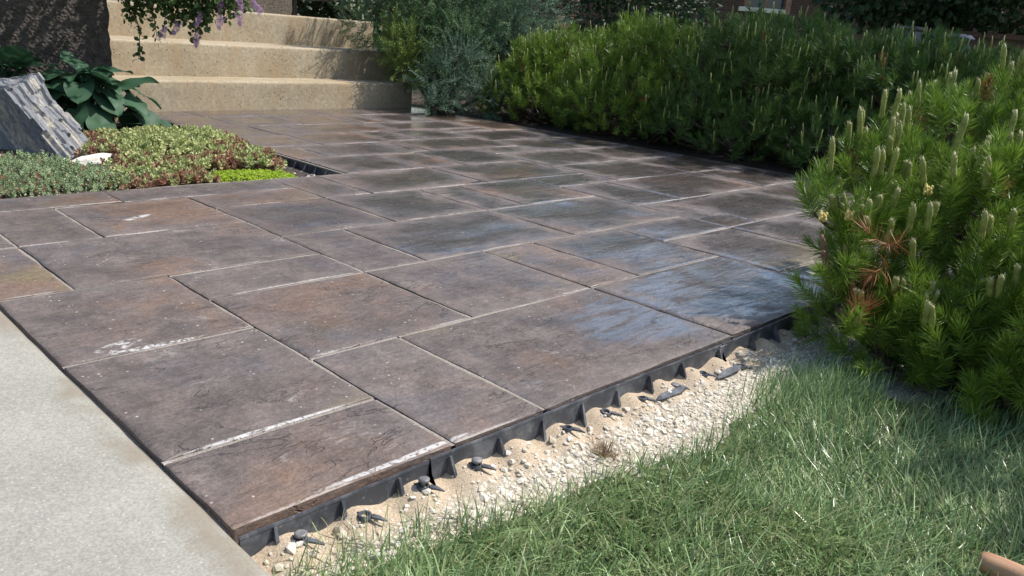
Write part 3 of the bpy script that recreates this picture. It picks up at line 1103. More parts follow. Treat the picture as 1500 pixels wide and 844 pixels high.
t = NT('slate_rock')
Pn = t.pos()
gr = t.mapping(Pn, (1, 1, 1))
rotm = t.n('ShaderNodeCombineXYZ')          # coordinates along and across the cleavage, stored on the stone
for i_, a_ in enumerate(('gb', 'ga', 'gc')):
    t.put(rotm.inputs[i_], t.attr(a_))
n1 = t.noise(t.mapping(rotm.outputs[0], (60, 16, 60)), 1.0, 6, .7, 1.2)
n2 = t.noise(Pn, 70, 5, .65)
bandn = t.noise(t.mapping(rotm.outputs[0], (11, 4.5, 11)), 1.0, 5, .65, .9)
col = t.mix(t.ramp(n1, .3, .7), (.085, .090, .098), (.27, .278, .295))
col = t.mix(t.math('MULTIPLY', t.ramp(bandn, .52, .60), .8), col, t.mix(t.ramp(n2, .3, .7), (.28, .24, .18), (.52, .47, .39)))
col = t.mix(t.ramp(n1, .56, .66, 0, .6), col, (.045, .047, .052))
M['slate'] = t.bsdf(col, .6, t.bump(t.math('ADD', n1, t.math('MULTIPLY', n2, .5)), .9, .012), .5)
A = (.958, 3.914, .249); B = (1.094, 3.652, -.04); C_ = (1.139, 4.118, .285); D = (1.315, 3.816, -.04)
A2 = (.80, 4.35, .235); B2 = (.92, 4.05, -.09); C2 = (1.0, 4.55, .20); D2 = (1.14, 4.2, -.09)
g1_ = arr((.136, -.262, -.268)); g1_ /= np.linalg.norm(g1_)
g2_ = arr((.181, .204, .03)); g2_ -= g1_ * (g1_ @ g2_); g2_ /= np.linalg.norm(g2_)
P, F = hexa([B2, B, A2, A, D2, D, C2, C_], 76, .0100, 70, (.136, -.262, -.268), .018, (g1_, g2_, np.cross(g1_, g2_)))
def cleave(P):
    g1 = arr((.136, -.262, -.268)); g1 /= np.linalg.norm(g1)
    g2 = arr((.181, .204, .03)); g2 -= g1 * (g1 @ g2); g2 /= np.linalg.norm(g2)
    return dict(ga=P @ g1, gb=P @ g2, gc=P @ np.cross(g1, g2))


tag(obj('slate_boulder', mesh_np('slate_boulder', P, F, False, **cleave(P)), M['slate']), 'large leaning slate boulder with grey and tan banded top, in the planting bed', 'boulder')

M['limestone'] = m_plain('white_limestone', (.55, .51, .42), (.80, .77, .70), .9, 18, .7, .01)


def lump(name, c, s, seed, mat, label, group=None):
    r_ = np.random.default_rng(seed)
    nu, nv = 28, 16
    th, ph = np.meshgrid(np.linspace(0, 2 * np.pi, nu, endpoint=False), np.linspace(.02, np.pi - .02, nv))
    d = np.stack([np.cos(th) * np.sin(ph), np.sin(th) * np.sin(ph), np.cos(ph)], 2).reshape(-1, 3)
    rr_ = 1 + Noise(seed, 2.6)(d) * .2 + np.tanh(Noise(seed + 5, 5)(d) * 4) * .08 + Noise(seed + 9, 12)(d) * .06
    P = d * rr_[:, None] * arr(s) + arr(c)
    q = [(j * nu + i, j * nu + (i + 1) % nu, (j + 1) * nu + (i + 1) % nu, (j + 1) * nu + i) for j in range(nv - 1) for i in range(nu)]
    o = obj(name, mesh_np(name, P, np.array(q)[:, ::-1], False, **cleave(P)), mat)
    return tag(o, label, 'rock', group)


lump('limestone_rock', (1.125, 3.435, .0), (.105, .045, .036), 81, M['limestone'], 'white limestone rock lying at the foot of the slate boulder', 'white rocks in the bed')
lump('limestone_rock', (1.000, 3.42, -.004), (.045, .035, .030), 82, M['limestone'], 'small pale yellow limestone lump left of the long white rock', 'white rocks in the bed')
lump('slate_stone', (.735, 3.60, .005), (.11, .07, .028), 83, M['slate'], 'flat dark slate stone beside the grey-green groundcover at the left edge', None)

# =================================================================== FOLIAGE BUILDERS
def needle_shoot(seed, n, L, ln, wd, tri1=False, th0=80, th1=22, curve=.18, s0=.02):
    """bottle-brush shoot along +z; returns V,F,tint index per vertex"""
    r_ = np.random.default_rng(seed)
    s = np.sort(r_.uniform(s0, 1, n))
    az = r_.uniform(0, 2 * np.pi, n)
    th = np.radians(th0 + (th1 - th0) * s + r_.normal(0, 9, n))
    d = np.stack([np.cos(az) * np.sin(th), np.sin(az) * np.sin(th), np.cos(th)], 1)
    base = np.stack([0 * s, 0 * s, s * L], 1)
    l = ln * r_.uniform(.75, 1.12, n) * (1 - .25 * (s > .9))
    side = np.cross(d, r_.normal(size=(n, 3)))
    side /= np.linalg.norm(side, axis=1)[:, None]
    w = side * wd * .5
    tip = base + d * l[:, None] + arr([0, 0, 1]) * (l * curve)[:, None]
    if tri1:
        V = np.stack([base - w, base + w, tip], 1)
        F = np.array([[0, 1, 2]])
        k = 3
    else:
        mid = base + d * (l * .55)[:, None] + arr([0, 0, 1]) * (l * curve * .25)[:, None]
        V = np.stack([base - w * .8, base + w * .8, mid - w, mid + w, tip], 1)
        F = np.array([[0, 1, 3], [0, 3, 2], [2, 3, 4]])
        k = 5
    V = V.reshape(-1, 3)
    F = (F[None] + (np.arange(n) * k)[:, None, None]).reshape(-1, 3)
    tint = np.repeat(r_.uniform(0, 1, n), k)
    return V, F, tint


def scatter_many(templates, dirs, P, s, rg, jit=.0):
    Vs, Fs, Ts, n0 = [], [], [], 0
    which = rg.integers(0, len(templates), len(P))
    for k, (tV, tF, tt) in enumerate(templates):
        i = np.where(which == k)[0]
        if not len(i):
            continue
        V, F = scatter(tV, tF, basis(dirs[i], rg), s[i], P[i])
        Vs.append(V); Fs.append(F + n0); n0 += len(V)
        off = rg.normal(0, jit, len(i))
        Ts.append(np.clip((tt[None, :] * .55 + .22 + off[:, None]).ravel(), 0, 1))
    return np.concatenate(Vs), np.concatenate(Fs), np.concatenate(Ts)


def candle_template(seed, L, R, fuzz=60, nr=9, ns=7):
    r_ = np.random.default_rng(seed)
    m_ = MB()
    zs = np.linspace(0, L, nr)
    rad = R * np.interp(zs / L, [0, .15, .75, .93, 1], [.75, 1, .95, .8, .25]) * r_.uniform(.9, 1.1, nr)
    pts = np.stack([R * .25 * np.sin(zs * 40 + seed), R * .25 * np.cos(zs * 37), zs], 1)
    m_.tube(pts, rad, ns)
    V = [m_.V[0]]
    n0 = len(V[0])
    q, tr = m_.Q[0], [m_.T[0]]
    z = r_.uniform(.02, 1, fuzz) * L
    a = r_.uniform(0, 6.283, fuzz)
    ra = np.interp(z / L, [0, .15, .75, .93, 1], [.75, 1, .95, .8, .25]) * R
    e = np.stack([np.cos(a), np.sin(a), 0 * a], 1)
    tdir = np.stack([-np.sin(a), np.cos(a), 0 * a], 1)
    b = e * ra[:, None] * .92 + np.stack([0 * z, 0 * z, z], 1)
    tp = b + e * (R * .42) + arr([0, 0, 1]) * R * r_.uniform(.5, 1.1, (fuzz, 1))
    w = tdir * R * .22
    V.append(np.stack([b - w, b + w, tp], 1).reshape(-1, 3))
    tr.append((np.arange(fuzz)[:, None] * 3 + np.array([[0, 1, 2]])) + n0)
    V = np.concatenate(V)
    tipf = np.clip((V[:, 2] / L - .8) / .22, 0, 1)
    tint = np.clip(r_.normal(.5, .25, len(V)), 0, 1)
    return V, q, np.concatenate(tr), tint, tipf


def branchy(m_, a, b, r0, r1, rg, sag=.1):
    a, b = arr(a), arr(b)
    k = np.linspace(0, 1, 6)
    pts = a + (b - a) * k[:, None] + arr([0, 0, 1]) * (np.sin(k * np.pi) * -sag * np.linalg.norm(b - a))[:, None]
    pts[1:-1] += rg.normal(0, .03, (4, 3)) * np.linalg.norm(b - a) * .5
    m_.tube(pts, r0 + (r1 - r0) * k, 6)


def pine(label, base, lobes, seed, kdens, tmpl, mat, scale=1.0, near=False, cand=.6, group=None, brown=.0, upb=.75, cl=(.05, .12), cr=.006):
    rg = np.random.default_rng(seed)
    root = thing('mugo_pine', label, 'pine shrub', base, group)
    P, D, S = [], [], []
    for (cx, cy, cz, r) in lobes:
        n = max(8, int(kdens * r * r * (.30 if near and (cy < .22 or r > .19) else 1.0)))
        d = rg.normal(size=(n, 3))
        d /= np.linalg.norm(d, axis=1)[:, None]
        d[:, 2] = np.where(d[:, 2] < -.55, -d[:, 2], d[:, 2])
        rad = r * rg.uniform(.35, 1.0, n) ** .45
        p = arr([cx, cy, cz]) + d * rad[:, None] * [1, 1, .85]
        sd = d * .75 + arr([0, 0, upb]) + rg.normal(0, .22, (n, 3))
        k = p[:, 2] > base[2] + .015
        P.append(p[k]); D.append(sd[k]); S.append(rg.uniform(.75, 1.15, k.sum()) * scale)
    P, D, S = np.concatenate(P), np.concatenate(D), np.concatenate(S)
    isb = rg.uniform(size=len(P)) < brown
    V, F, T = scatter_many(tmpl, D[~isb], P[~isb], S[~isb], rg, .16)
    stuff(obj('needles', mesh_np('needles', V, F, False, tint=T), mat, root))
    if isb.any():
        V, F, T = scatter_many(tmpl[:1], D[isb], P[isb], S[isb] * .8, rg, .2)
        o = stuff(obj('dead_needles', mesh_np('dead_needles', V, F, False, tint=T), M['brown_needle'], root))
        o['label'] = 'dry reddish brown needles'
    # branches
    for (cx, cy, cz, r) in lobes:
        m_ = MB()
        c = arr([cx, cy, cz])
        st = arr(base) + arr([rg.normal(0, .04), rg.normal(0, .04), -.02])
        branchy(m_, st, c, .014 if near else .018, .007, rg)
        for q in range(5):
            dd = rg.normal(size=3); dd[2] = abs(dd[2]); dd /= np.linalg.norm(dd)
            branchy(m_, c - arr([0, 0, .01]), c + dd * r * .85, .006, .003, rg, .05)
        obj('branch', m_.mesh('branch', True), M['bark'], root)
    return root, P, D, S, rg


def place_candles_joined(root, P, D, S, rg, prob, L, cr, tipdist, upmin=.25):
    tm = [candle_template(900 + k, 1.0, cr / L[1], 8, 5, 5) for k in range(2)]
    d = D / np.linalg.norm(D, axis=1)[:, None]
    k = (d[:, 2] > upmin) & (rg.uniform(size=len(P)) < prob)
    P, d, S = P[k], d[k], S[k]
    Vs, Qs, Ts, A1, A2, n0 = [], [], [], [], [], 0
    for i in range(len(P)):
        V, q, tr, tint, tipf = tm[i % 2]
        l = rg.uniform(*L)
        ax = d[i] * .25 + arr([0, 0, 1]) + rg.normal(0, .06, 3)
        R = basis(ax[None], rg)[0]
        V = (V * [L[1], L[1], l]) @ R.T + P[i] + d[i] * tipdist * S[i]
        Vs.append(V); Qs.append(q + n0); Ts.append(tr + n0); n0 += len(V)
        A1.append(np.clip(tint + rg.normal(0, .15), 0, 1)); A2.append(tipf)
    o = obj('candles', mesh_np('candles', np.concatenate(Vs), [np.concatenate(Qs), np.concatenate(Ts)], True, tint=np.concatenate(A1), tipf=np.concatenate(A2)), M['candle'], root)
    stuff(o)


# ------------------------------------------------------------------ near pine
NL = [(1.924, .773, .226, .083), (2.184, .766, .300, .116), (2.478, .727, .375, .143), (2.655, .634, .405, .166), (1.993, .656, .125, .141),
      (2.126, .565, .225, .157), (2.171, .458, .262, .153), (1.87, .656, .012, .105), (1.921, .526, .006, .149), (1.984, .416, .076, .16),
      (1.84, .501, -.055, .085), (1.90, .383, -.04, .10), (1.97, .328, -.02, .12), (2.546, .398, .329, .232), (2.263, .265, .05, .209),
      (2.30, .62, .10, .20), (2.55, .55, .12, .22), (2.40, .30, .22, .20), (2.75, .40, .15, .25), (2.2, .1, .05, .2), (2.55, .05, .15, .25), (2.35, .70, .17, .12), (2.02, .17, .14, .16), (2.08, .02, .20, .20), (2.02, -.12, .08, .18), (1.83, .37, .0, .10), (1.88, .28, .04, .13), (1.80, .30, -.03, .09), (1.86, .20, .06, .13), (1.82, .10, .42, .12), (1.92, .0, .45, .18), (1.72, -.04, .40, .13), (1.64, -.14, .42, .12), (2.05, .15, .42, .16), (1.85, .0, .2, .15), (1.80, .665, .03, .075), (1.80, .575, -.015, .08), (1.82, .70, .13, .06)]
t_near = [needle_shoot(300 + k, 120, .076, .042, .0018, curve=.10) for k in range(4)]
root, P, D, S, rg = pine('bushy mugo pine with upright candles overhanging the near right patio corner', (2.25, .45, -.085), NL, 21, 2500, t_near, M['pine'], near=True, brown=.02)
cand_meshes = []
for k, L in enumerate((.038, .050, .064, .080, .100)):
    V, q, tr, tint, tipf = candle_template(600 + k, L, .0068, 110)
    me = mesh_np('candle', V, [q, tr], True, tint=tint, tipf=tipf)
    me.materials.append(M['candle'])
    cand_meshes.append(me)
d = D / np.linalg.norm(D, axis=1)[:, None]
top = np.array([max(l[2] + l[3] for l in NL if (l[0] - p[0]) ** 2 + (l[1] - p[1]) ** 2 < (l[3] * 1.15) ** 2) if any((l[0] - p[0]) ** 2 + (l[1] - p[1]) ** 2 < (l[3] * 1.15) ** 2 for l in NL) else 1 for p in P])
ok = np.where((d[:, 2] > .55) & (P[:, 2] > top - .15))[0]
rg.shuffle(ok)
cnt = 0
for i in ok[:125]:
    tipp = P[i] + d[i] * .08 * S[i]
    hi = P[i][2] > .25
    for c in range(1 if rg.uniform() < .6 else 2):
        me = cand_meshes[min(4, max(0, int(rg.normal(3.3 if hi else 1.5, 1.0))))]
        o = bpy.data.objects.new('candle', me)
        COL.objects.link(o)
        o.parent = root
        ax = Vector(d[i] * .22 + arr([0, 0, 1]) + rg.normal(0, .07, 3))
        o.rotation_euler = ax.to_track_quat('Z', 'Y').to_euler()
        off = arr([rg.normal(0, .009), rg.normal(0, .009), 0]) if c else 0
        o.location = Vector(tipp + off) - WLOC[root.name]
        o.scale = (1, 1, rg.uniform(.85, 1.15))
        cnt += 1
# patches of dead, rust-brown needles on the near pine
bp, bd = [], []
for (c, n) in (((1.81, .60, .232), 4), ((1.745, .628, .085), 3), ((1.92, .42, .10), 1), ((1.84, .66, .10), 2)):
    for _ in range(n):
        bp.append(arr(c) + rg.normal(0, .022, 3)); bd.append(rg.normal(0, .5, 3) + arr([-.4, -.3, .6]))
V, F, T = scatter_many([needle_shoot(390, 34, .05, .046, .0018)], arr(bd), arr(bp), rg.uniform(.8, 1.1, len(bp)), rg, .2)
o = stuff(obj('dead_shoots', mesh_np('dead_shoots', V, F, False, tint=T), M['brown_needle'], root))
o['label'] = 'patches of rust-brown dead needles'
# dead twigs and pollen cones on the near pine
for a, b in (((1.815, .700, .08), (1.800, .752, .222)), ((1.800, .640, .07), (1.786, .690, .215)), ((1.792, .71, .10), (1.783, .735, .19))):
    m = MB()
    k = np.linspace(0, 1, 9)
    pts = arr(a) + (arr(b) - arr(a)) * k[:, None] + rg.normal(0, .0015, (9, 3))
    m.tube(pts, .0055 - .0012 * k + .0009 * (np.arange(9) % 2), 7)
    o = obj('dead_twig', m.mesh('dead_twig', True), m_plain('dead_twig_bark', (.14, .075, .045), (.26, .15, .095), .85, 120, .8, .003), root)
    o['label'] = 'bare brown dead twig'
for c in ((1.806, .760, .262), (1.851, .718, .270), (1.988, .606, .338), (2.3, .60, .36)):
    m = MB()
    for j in range(12):
        a_ = j * 2.4
        cc = arr(c) + arr([math.cos(a_) * .007, math.sin(a_) * .007, (j - 6) * .0016])
        m.lathe([(.0005, cc[2] - .005), (.0034, cc[2] - .002), (.0036, cc[2] + .002), (.0008, cc[2] + .0055)], cc[0], cc[1], 6)
    o = obj('pollen_cone', m.mesh('pollen_cone', True), M['pollen'], root)
    o['label'] = 'cluster of yellow pollen cones'

# ------------------------------------------------------------------ hedge of pines beyond the patio
t_far = [needle_shoot(340 + k, 62, .095, .052, .0036, True) for k in range(4)]


def dome(cx, cy, R, H, seed, n=26):
    r_ = np.random.default_rng(seed)
    out = []
    for i in range(n):
        a = r_.uniform(0, 2 * np.pi)
        el = np.arcsin(r_.uniform(.02, 1))
        rl = r_.uniform(.15, .25)
        out.append((cx + math.cos(a) * math.cos(el) * (R - rl), cy + math.sin(a) * math.cos(el) * (R - rl), max(.06, (H - rl) * math.sin(el) ** .8), rl))
    for i in range(28):
        a = i * 2 * np.pi / 28 + r_.normal(0, .1)
        rl = r_.uniform(.13, .2)
        out.append((cx + math.cos(a) * (R - rl * .7), cy + math.sin(a) * (R - rl * .7), r_.uniform(.05, .20), rl))
    out.append((cx, cy, H * .5, R * .55))
    out.append((cx - R * .25, cy, H * .35, R * .5))
    return out


for (cx, cy, R, H, lab, sd) in ((5.00, .55, .72, .74, 'dark mugo pine at the right end of the hedge, half hidden by the near pine', 1),
                                (4.98, 1.65, .76, .80, 'dark mugo pine behind the near pine in the hedge', 2),
                                (4.98, 2.62, .72, .92, 'tall shaded mugo pine in the middle of the hedge', 3),
                                (4.93, 3.50, .66, .80, 'mugo pine in the hedge between the shaded tall one and the sunny one', 4),
                                (4.92, 4.28, .62, .68, 'sunlit yellow-green mugo pine at the left end of the hedge beside the juniper', 5)):
    L = dome(cx, cy, R, H, 400 + sd, 34)
    root, P, D, S, rg = pine(lab, (cx, cy, -.02), L, 430 + sd, 820, t_far, M['pine_far'] if sd < 4 else M['pine'], group='mugo pines hedging the far right of the patio', brown=.012)  # brighter needles on the left pines put their sunlight into the colour
    place_candles_joined(root, P, D, S, rg, .24, (.04, .10), .0042, .085)

# ------------------------------------------------------------------ juniper
def spray(seed, n=15, L=.13, tl=.035, nl=.0085, wd=.0042):
    r_ = np.random.default_rng(seed)
    V, T = [], []
    for i in range(n + 1):
        if i < n:
            s = (i + .5) / n
            sg = 1 if i % 2 else -1
            st = arr([0, 0, s * L])
            dd = arr([sg * .75, r_.normal(0, .25), .75]); ln = tl * (1.1 - .7 * s)
        else:
            st = arr([0, 0, 0]); dd = arr([0, 0, 1.0]); ln = L
        dd /= np.linalg.norm(dd)
        k = max(4, int(ln / .0042))
        for j in range(k):
            p = st + dd * ln * j / k
            e = dd + r_.normal(0, .45, 3)
            e /= np.linalg.norm(e)
            w = np.cross(e, r_.normal(size=3)); w *= wd * .5 / np.linalg.norm(w)
            V += [p - w, p + w, p + e * nl * r_.uniform(.8, 1.5)]
            T += [r_.uniform()] * 3
    V = arr(V)
    return V, np.arange(len(V)).reshape(-1, 3), arr(T)


t_jun = [spray(500 + k) for k in range(4)]


def juniper(label, base, lobes, seed, mat, kd=1900, name='juniper_shrub', group=None):
    rg = np.random.default_rng(seed)
    root = thing(name, label, 'juniper', base, group)
    P, D = [], []
    for (cx, cy, cz, r) in lobes:
        n = int(kd * r * r) + 12
        d = rg.normal(size=(n, 3)); d /= np.linalg.norm(d, axis=1)[:, None]
        p = arr([cx, cy, cz]) + d * (r * rg.uniform(.25, 1, n) ** .5)[:, None]
        k = p[:, 2] > .02
        P.append(p[k]); D.append((d * .8 + arr([0, -.1, .35]) + rg.normal(0, .35, (n, 3)))[k])
    P, D = np.concatenate(P), np.concatenate(D)
    V, F, T = scatter_many(t_jun, D, P, rg.uniform(.8, 1.5, len(P)), rg, .2)
    stuff(obj('foliage', mesh_np('foliage', V, F, False, tint=T), mat, root))
    m_ = MB()
    for (cx, cy, cz, r) in lobes:
        branchy(m_, arr(base) + rg.normal(0, .03, 3) * [1, 1, 0], (cx, cy, cz), .022, .008, rg, -.05)
        for q in range(4):
            dd = rg.normal(size=3); dd /= np.linalg.norm(dd)
            branchy(m_, (cx, cy, cz), arr([cx, cy, cz]) + dd * r * .9, .006, .002, rg, .05)
    obj('stems', m_.mesh('stems', True), M['bark'], root)
    return root


juniper('tall dark green juniper beside the steps, spilling over their right end', (4.45, 5.25, -.02),
        [(4.00, 5.52, .66, .26), (3.95, 5.6, .95, .24), (4.22, 5.42, .73, .32), (4.46, 5.22, .74, .36), (4.6, 5.45, 1.06, .46), (4.66, 5.02, .68, .34), (4.2, 5.2, .42, .24), (4.35, 4.95, .5, .26), (4.45, 5.22, .40, .26),
         (4.55, 5.6, .5, .36), (4.50, 4.90, .35, .24), (4.22, 4.86, .13, .13), (4.5, 5.5, 1.4, .35)], 1, M['juniper'])
juniper('pale blue-green feathery juniper rising behind the sunny pine', (4.95, 5.1, -.02),
        [(4.912, 4.935, .759, .32), (5.16, 4.871, .83, .22), (4.891, 5.108, 1.098, .45), (5.1, 5.2, .5, .35), (4.75, 4.9, .5, .25)], 2, M['juniper_blue'])
juniper('yellow-green juniper branch clump leaning over the end of the lowest step', (4.32, 5.16, -.02),
        [(4.00, 5.16, .42, .15), (3.96, 5.12, .32, .09), (4.08, 5.06, .34, .12), (4.02, 5.2, .53, .12)], 3, M['juniper_gold'], 2600)
juniper('low blue-grey juniper at the patio edge between the steps and the pine', (4.18, 4.78, -.02),
        [(4.05, 4.82, .25, .14), (4.16, 4.72, .16, .12), (4.36, 4.62, .15, .15), (4.185, 4.75, .42, .12), (3.93, 4.72, .07, .045)], 4, M['juniper_blue'], 2600)

# =================================================================== PLANTING BED
def leaflet(w=.42, cup=.16):
    V = arr([(0, 0, 0), (-w, .45, cup), (w, .45, cup), (0, .5, 0), (-w * .7, .8, cup * .6), (w * .7, .8, cup * .6), (0, 1, -.05)])
    F = np.array([(0, 3, 1), (0, 2, 3), (1, 3, 4), (3, 2, 5), (4, 3, 6), (3, 5, 6)])
    return V, F


def rosette(seed, n, ln, stem, tiers=3):
    r_ = np.random.default_rng(seed)
    lV, lF = leaflet()
    Vs, Fs, Ts, n0 = [], [], [], 0
    for i in range(n):
        f = i / n
        az = i * 2.4 + r_.normal(0, .2)
        el = np.radians(8 + 62 * f + r_.normal(0, 8))
        y = arr([math.cos(az) * math.cos(el), math.sin(az) * math.cos(el), math.sin(el)])
        x = arr([-math.sin(az), math.cos(az), 0])
        z = np.cross(x, y)
        l = ln * (1.1 - .55 * f)
        Vs.append((lV * l) @ np.stack([x, y, z]) + arr([0, 0, stem * (.35 + .65 * f)]))
        Fs.append(lF + n0); n0 += len(lV)
        Ts.append(np.full(len(lV), np.clip(r_.normal(.5, .25), 0, 1)))
    w = arr([(-.0012, 0, -.01), (.0012, 0, -.01), (0, 0, stem)])
    Vs.append(w); Fs.append(np.array([[0, 1, 2]]) + n0); Ts.append(np.zeros(3))
    return np.concatenate(Vs), np.concatenate(Fs), np.concatenate(Ts)


def patch(name, label, cat, ell, seed, dens, tm, mats, h=.06, lean=.35):
    """ground cover: ell list of (cx,cy,rx,ry,height)"""
    rg = np.random.default_rng(seed)
    root = thing(name, label, cat, (ell[0][0], ell[0][1], -.04))
    for mi, (mat, share, pname) in enumerate(mats):
        P, D = [], []
        for (cx, cy, rx, ry, hh_) in ell:
            n = int(dens * rx * ry * 3.14 * share)
            a = rg.uniform(0, 6.283, n); q = np.sqrt(rg.uniform(0, 1, n))
            if mi == 1:
                q = np.sqrt(rg.uniform(.45, 1.0, n))
            x, y = cx + rx * q * np.cos(a), cy + ry * q * np.sin(a)
            z = -.035 + hh_ * np.sqrt(np.clip(1 - q ** 2.2, 0, 1)) * (1 + Noise(seed, 22)(np.stack([x, y, 0 * x], 1)) * .35) * rg.uniform(.75, 1.05, n)
            P.append(np.stack([x, y, z], 1))
            D.append(np.stack([np.cos(a) * q, np.sin(a) * q, 0 * a], 1) * .5 + rg.normal(0, lean, (n, 3)) + arr([0, 0, 1]))
        P, D = np.concatenate(P), np.concatenate(D)
        if name == 'sedum_patch':
            kk = (((P[:, 0] - 1.58) / .19) ** 2 + ((P[:, 1] - 3.02) / .15) ** 2 > 1)
            P, D = P[kk], D[kk]
        kk = (((P[:, 0] - 1.075) / .145) ** 2 + ((P[:, 1] - 3.41) / .075) ** 2 > 1)
        P, D = P[kk], D[kk]
        k = (P[:, 0] < XB - .035) & (P[:, 1] > gy(9.95) + .005)
        P, D = P[k], D[k]
        V, F, T = scatter_many(tm, D, P, rg.uniform(.7, 1.25, len(P)), rg, .2)
        stuff(obj(pname, mesh_np(pname, V, F, False, tint=T), mat, root))
    return root


t_sed = [rosette(700 + k, 10, .0195, .038) for k in range(3)]
t_thy = [rosette(710 + k, 12, .0085, .030) for k in range(3)]
t_lim = [rosette(720 + k, 9, .0075, .012) for k in range(3)]
patch('sedum_patch', 'mounded pale green and reddish sedum spreading across the planting bed', 'groundcover',
      [(1.42, 3.50, .30, .34, .085), (1.62, 3.70, .26, .36, .085), (1.28, 3.30, .16, .20, .06), (1.72, 3.42, .14, .26, .05), (1.5, 3.9, .26, .22, .06), (1.22, 3.08, .22, .14, .035), (1.40, 3.10, .18, .14, .04), (1.70, 3.22, .10, .14, .04)], 31, 2000, t_sed,
      [(M['sedum'], 1.0, 'leaves'), (M['sedum_red'], .65, 'red_leaves')])
patch('thyme_patch', 'grey-green creeping groundcover at the left of the planting bed', 'groundcover',
      [(.78, 3.22, .26, .24, .085), (.98, 3.16, .18, .15, .06), (1.08, 3.08, .16, .12, .04), (.85, 3.02, .3, .1, .04), (.62, 3.15, .2, .2, .06)], 32, 3300, t_thy,
      [(M['sedum_grey'], 1.0, 'leaves'), (M['sedum_red'], .18, 'brown_stems')])
patch('lime_sedum', 'bright lime green low sedum cushion at the corner of the bed', 'groundcover',
      [(1.56, 3.03, .15, .12, .032), (1.66, 3.00, .10, .10, .026)], 33, 9000, t_lim, [(M['sedum_lime'], 1.0, 'leaves')], lean=.2)
# pale pebbles showing in the open corner of the bed
rg = np.random.default_rng(8)
Vs, Fs, Ts, n0 = [], [], [], 0
for v in range(3):
    tV, tF = rock_template(40 + v)
    n = 170
    p = np.stack([rg.uniform(1.35, XB - .01, n), gy(9.95) + .012 + np.abs(rg.normal(0, .08, n)), np.full(n, -.040)], 1)
    V, F = scatter(tV, tF, basis(rg.normal(size=(n, 3)) * .4 + [0, 0, 1], rg), rg.uniform(.003, .010, n), p)
    Vs.append(V); Fs.append(F + n0); n0 += len(V); Ts.append(np.repeat(rg.uniform(0, 1, n), 12))
o = stuff(obj('bed_gravel', mesh_np('bed_gravel', np.concatenate(Vs), np.concatenate(Fs), False, tint=np.concatenate(Ts)), M['chip']))
o['label'] = 'pale pebbles in the corner of the planting bed by the edging'


def hosta_leaf_mesh(seed, L, W):
    r_ = np.random.default_rng(seed)
    nu, nv = 9, 13
    V = []
    for j in range(nv):
        s = j / (nv - 1)
        half = W * .5 * (math.sin(math.pi * min(1, s * .93 + .07) ** .72)) ** .85 if s < 1 else 0
        for i in range(nu):
            u = (i / (nu - 1)) * 2 - 1
            x = u * half
            y = L * (s - (.10 * abs(u) if s < .2 else 0) * (1 - s * 5 if s < .2 else 0))
            z = .16 * L * (abs(u) ** 1.3) * .55 * (1 - s * .6) - L * .34 * s ** 2 + .0018 * math.cos(u * 22) + r_.normal(0, .0006)
            z += .012 * math.sin(s * 7 + seed) * abs(u)
            V.append((x, y, z))
    return mesh_np('leaf', V, grid_faces(nu, nv), True, tint=np.full(nu * nv, r_.uniform(.2, .9)))


hl = [hosta_leaf_mesh(k, L, W) for k, (L, W) in enumerate(((.18, .14), (.16, .125), (.20, .15), (.145, .115)))]
for me in hl:
    me.materials.append(M['hosta'])


def hosta(label, base, n, R, H, seed):
    rg = np.random.default_rng(seed)
    root = thing('hosta', label, 'hosta', base, 'hostas against the planter wall')
    for i in range(n):
        f = (i + .5) / n
        az = i * 2.399963 + rg.normal(0, .25)
        rad = R * math.sqrt(f) * rg.uniform(.75, 1.1)
        z = H * (1 - f ** 1.6 * .85) * rg.uniform(.85, 1.1)
        p = Vector((math.cos(az) * rad, math.sin(az) * rad, z))
        o = bpy.data.objects.new('leaf', hl[i % 4])
        COL.objects.link(o)
        o.parent = root
        o.location = p
        tilt = rg.normal(.25 - .75 * f, .2)
        o.rotation_euler = (tilt, rg.normal(0, .25), az - math.pi / 2)
        o.scale = [rg.uniform(.85, 1.12)] * 3
        m_ = MB()
        m_.tube([(0, 0, 0), (p.x * .35, p.y * .35, z * .7), (p.x, p.y, z)], [.005, .004, .003], 5)
        c = obj('petiole', m_.mesh('petiole', True), M['hosta'], None)
        c.parent = root
        c.location = (0, 0, 0)
    return root


hosta('broad-leaved dark green hosta behind the slate boulder, nearer the steps', (1.50, 4.62, -.03), 54, .31, .29, 3)
hosta('broad-leaved dark green hosta at the left edge, against the planter wall', (1.13, 4.74, -.03), 40, .30, .30, 4)

# =================================================================== LILAC OVERHANGING THE STEPS
lil = thing('lilac_bush', 'lilac bush with mauve flower clusters hanging over the left of the steps', 'lilac', (1.25, 5.6, 1.0))
rg = np.random.default_rng(77)
TW = [[(1.822, 4.946, .676), (1.86, 4.867, .59), (1.869, 4.81, .484), (1.837, 4.773, .327)], [(1.895, 4.888, .719), (1.938, 4.782, .58), (1.93, 4.733, .455)],
      [(2.003, 4.781, .73), (1.999, 4.704, .551)], [(2.084, 4.7, .738), (2.093, 4.61, .561), (2.083, 4.572, .453)], [(2.191, 4.593, .75), (2.188, 4.531, .607)],
      [(2.272, 4.512, .758), (2.223, 4.489, .592)], [(2.326, 4.458, .764), (2.353, 4.396, .688)], [(1.923, 4.828, .65), (1.844, 4.876, .571), (1.837, 4.85, .499)],
      [(2.152, 4.6, .674), (2.227, 4.509, .646), (2.31, 4.418, .637)]]
